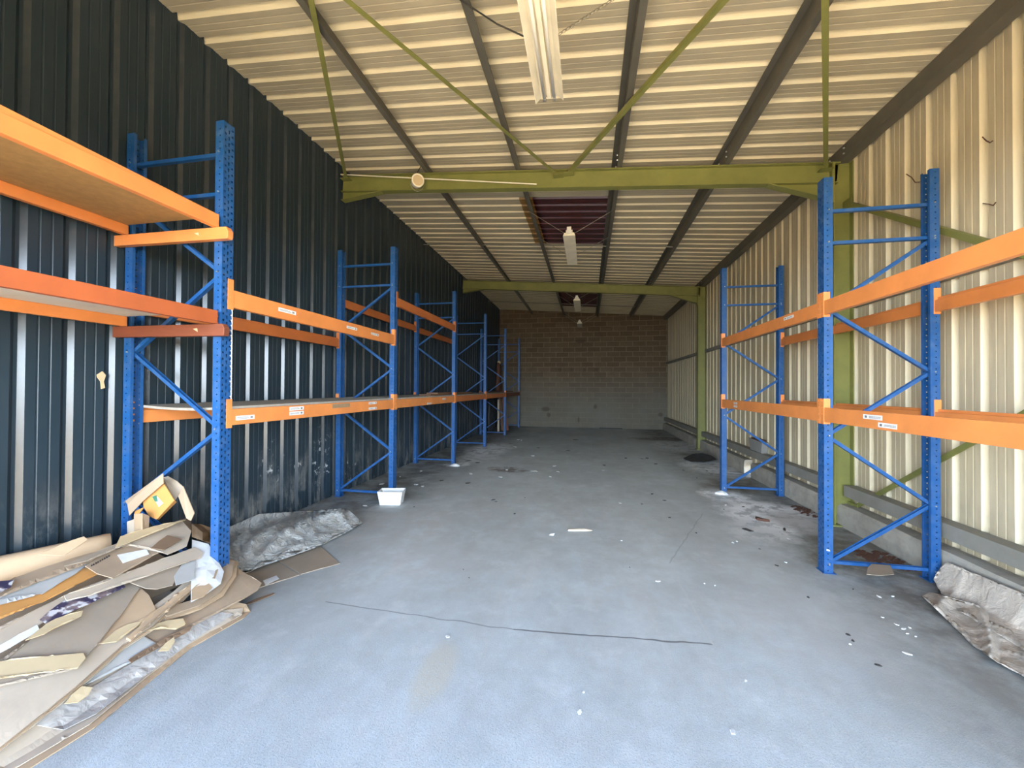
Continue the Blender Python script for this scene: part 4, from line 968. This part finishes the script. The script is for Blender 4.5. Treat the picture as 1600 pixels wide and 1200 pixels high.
W3 = 'tiny white flecks in the middle of the aisle'; D3 = 'small dark bits in the back half of the aisle'
for u, v, s in ((1373, 932, .022), (1395, 932, .014), (1401, 976, .016), (1412, 983, .016), (1421, 981, .010), (1418, 990, .014), (1417, 1021, .024), (1431, 995, .008), (1379, 965, .010), (1328, 1007, .010), (1228, 879, .014), (1232, 842, .02), (1145, 848, .014), (1134, 789, .02), (1151, 846, .012)):
    flake(u, v, s, 'paper_white', 'tiny white flake on the floor before the right blue frame', W1)
for u, v, s in ((1325, 992, .03), (1333, 1002, .022), (1372, 1040, .03), (1263, 934, .02), (1333, 921, .014), (1046, 809, .03), (1131, 796, .025), (1088, 833, .03), (1214, 884, .03), (1187, 858, .02), (1161, 792, .04), (1105, 736, .06), (1112, 741, .05), (1068, 735, .05), (1089, 747, .03)):
    flake(u, v, s * .62, 'leaf_dark', 'dark crumb on the floor right of the aisle', D1, 'debris', 'debris_crumb')
for u, v, s in ((650, 757, .05), (660, 760, .05), (658, 736, .03), (781, 706, .05), (792, 734, .05), (804, 698, .09), (782, 745, .06), (810, 687, .05), (814, 688, .05), (570, 790, .04), (597, 756, .06), (684, 717, .07), (625, 745, .03), (736, 740, .07), (866, 728, .05), (872, 737, .05), (832, 712, .06), (835, 736, .09), (860, 745, .03)):
    flake(u, v, s, 'paper_white', 'small white scrap on the floor left of the aisle', W2)
for u, v, s in ((690, 751, .09), (731, 755, .10), (732, 720, .12), (746, 723, .12), (765, 708, .09), (647, 792, .025), (771, 781, .06), (775, 784, .04), (798, 694, .12), (804, 803, .03)):
    flake(u, v, s * .62, 'leaf_dark', 'dark crumb on the floor left of the aisle', D2, 'debris', 'debris_crumb')
for u, v, s in ((971, 845, .014), (1117, 915, .009), (906, 1113, .018), (1145, 1143, .022), (700, 995, .018), (912, 1082, .008), (1165, 1064, .009), (969, 786, .045), (1028, 908, .022), (943, 735, .03), (1101, 912, .008)):
    flake(u, v, s, 'paper_white', 'tiny white fleck on the open aisle floor', W3)
for u, v, s in ((899, 687, .16), (888, 704, .10), (978, 716, .10), (1003, 717, .07), (1011, 716, .12), (1025, 725, .10), (820, 778, .02), (841, 700, .08), (984, 887, .014), (724, 890, .012), (733, 903, .012), (944, 727, .08), (1019, 772, .05), (1003, 788, .03), (1038, 782, .05)):
    flake(u, v, s * .62, 'leaf_dark', 'small dark bit on the aisle floor', D3, 'debris', 'debris_crumb')
flake(1190, 813, .085, 'rust_brown', 'red brown leaf like lump on the white powder at right', None, 'debris', 'debris_crumb', .6, .02)
flake(1226, 828, .06, 'leaf_dark', 'dark twig like bit at the edge of the white powder', None, 'debris', 'debris_crumb', .25, .01)
flake(1169, 829, .07, 'leaf_dark', 'dark scrap left of the red brown lump on the powder', None, 'debris', 'debris_crumb', .4, .01)
for (u, v, s, lb) in ((1262, 800, .17, 'rust brown flakes heap against the kerb behind the right frames'), (1400, 878, .16, 'rust brown flakes heap beside the nearest right rear post'), (1360, 870, .12, 'rust brown flakes left of the nearest right rear post')):
    rr = random.Random(u); m = MB()
    for k in range(60):
        a = rr.random() * 6.28; q = rr.random() ** .6 * s; x, y = q * math.cos(a) * .6, q * math.sin(a) * 1.5; e = .012 + rr.random() * .02; z = .002 + .02 * (1 - q / s) * rr.random()
        m.bar((x - e, y, z), (x + e * .5, y + e, z + .006), e, .004)
    o = m.build('rust_flakes', 'rust_brown'); o.location = at(u, v, 2, 0) + Vector((-.02, 0, 0)); tag(o, lb, 'debris', None, 'stuff')
for (u, v, lb, sc_) in ((1125, 770, 'white powder lump at the foot of the farther right front post', .09), (713, 727, 'white scrap lump at the foot of the third left post', .09), (1098, 697, 'white plaster lump at the foot of the far green column', .22)):
    m = MB(); rr = random.Random(u); c0 = at(u, v, 2, 0); n = 9; vs = []
    for lay, (rr_, z) in enumerate(((1, 0.001), (.75, .02), (.3, .035))):
        for k in range(n): a = k * 6.283 / n; q = sc_ * rr_ * (.7 + .5 * rr.random()); vs.append((q * math.cos(a) * 1.2, q * math.sin(a), z * (1 + sc_ * 4)))
    fs = [(l * n + k, l * n + (k + 1) % n, (l + 1) * n + (k + 1) % n, (l + 1) * n + k) for l in range(2) for k in range(n)] + [tuple(range(2 * n, 3 * n)), tuple(range(n))[::-1]]
    m.add(vs, fs); o = m.build('powder_lump', 'paper_white'); o.location = c0 + Vector((0, -.06, 0)); tag(o, lb, 'debris')
m = MB(); m.add([(0, 0, 0), (.03, .002, .004), (.028, .0, .018), (.005, 0, .012)], [(0, 1, 2, 3)]); o = m.build('torn_tape', 'paper_white', fr, solid=.002)
o.location = (-.045, PW0 + .003, .20); o['label'] = 'white torn tape near the post foot'
# ------------------------------------------------------------------ things leaning in the last left bays
def leaning(name, p, q, w_, t_, mat, lab, cat, grp=None):
    r = empty(name, p); m = MB(); m.bar((0, 0, 0), Vector(q) - Vector(p), w_, t_, up=(0, 1, 0)); m.build('plank_body', mat, r, bevel=.003); return tag(r, lab, cat, grp)
leaning('plank', (-2.96, 14.75, .02), (-3.16, 14.75, 1.26), .10, .03, 'redwood', 'reddish plank leaning under the last left shelf, nearest the aisle', 'plank')
leaning('plank', (-3.12, 14.6, .02), (-3.26, 14.65, 1.26), .09, .03, 'plank_wood', 'dark brown plank leaning behind the reddish one', 'plank')
leaning('plank', (-3.22, 14.3, .02), (-3.24, 14.36, 1.20), .07, .03, 'cardboard_pale', 'pale upright board standing under the last left shelf', 'board')
def blob(name, c, prof, mat, lab, seed):
    m = MB(); n = 14; vs = []
    for q_, z in prof:
        for k in range(n):
            a = k * 6.283 / n; qq = q_ * (.8 + .6 * noise.noise(Vector((math.cos(a) + seed, math.sin(a), z * 2.2)))); vs.append((qq * math.cos(a), qq * 1.8 * math.sin(a), z))
    K = len(prof); m.add(vs, [(l * n + k, l * n + (k + 1) % n, (l + 1) * n + (k + 1) % n, (l + 1) * n + k) for l in range(K - 1) for k in range(n)] + [tuple(range(n))[::-1], tuple(range((K - 1) * n, K * n))])
    o = m.build(name, mat, smooth=True); o.location = c; return tag(o, lab, 'bundle')
blob('bundled_tarp', (-3.46, 13.95, 0), ((.12, .01), (.16, .2), (.13, .6), (.15, .9), (.10, 1.2), (.03, 1.27)), 'black_rubber', 'dark bundle standing on the floor under the last left shelf', 1)
bt = blob('bundled_cloth', (-3.30, 14.6, 1.481), ((.12, .0), (.14, .2), (.10, .5), (.13, .75), (.11, .98), (.08, 1.06), (.05, 1.10)), 'rust_brown', 'tall dark brown bundle standing on the last left shelf', 5)
m = MB(); m.tube([(0.02, 0, 1.05), (.02, 0, 1.12), (.02, 0, 1.17)], [.05, .07, .05], 10); m.build('pale_cap', 'cardboard_cream', bt)
# small pale patch standing in for a gouge in the dark wall, and a dark mat at the back wall
m = MB(); m.add([(0, -.015, 0), (0, .02, .03), (0, .045, .0), (0, .03, -.05), (0, .04, -.10), (0, .015, -.11), (0, .01, -.05), (0, -.01, -.02)], [(0, 1, 2, 3, 6, 7), (3, 4, 5, 6)]); o = m.build('gouge_patch', 'cardboard_cream', solid=.006, off=0)
o.location = (WL + .008, 2.43, 1.72); tag(o, 'small pale patch standing in for a gouge in the dark wall', 'gouge')
m = MB(); m.box(-.45, .45, -.08, .08, 0, .02); o = m.build('rubber_mat', 'black_rubber', bevel=.004); o.location = (.95, 16.6, 0); tag(o, 'small flat black mat on the floor against the block wall', 'mat')
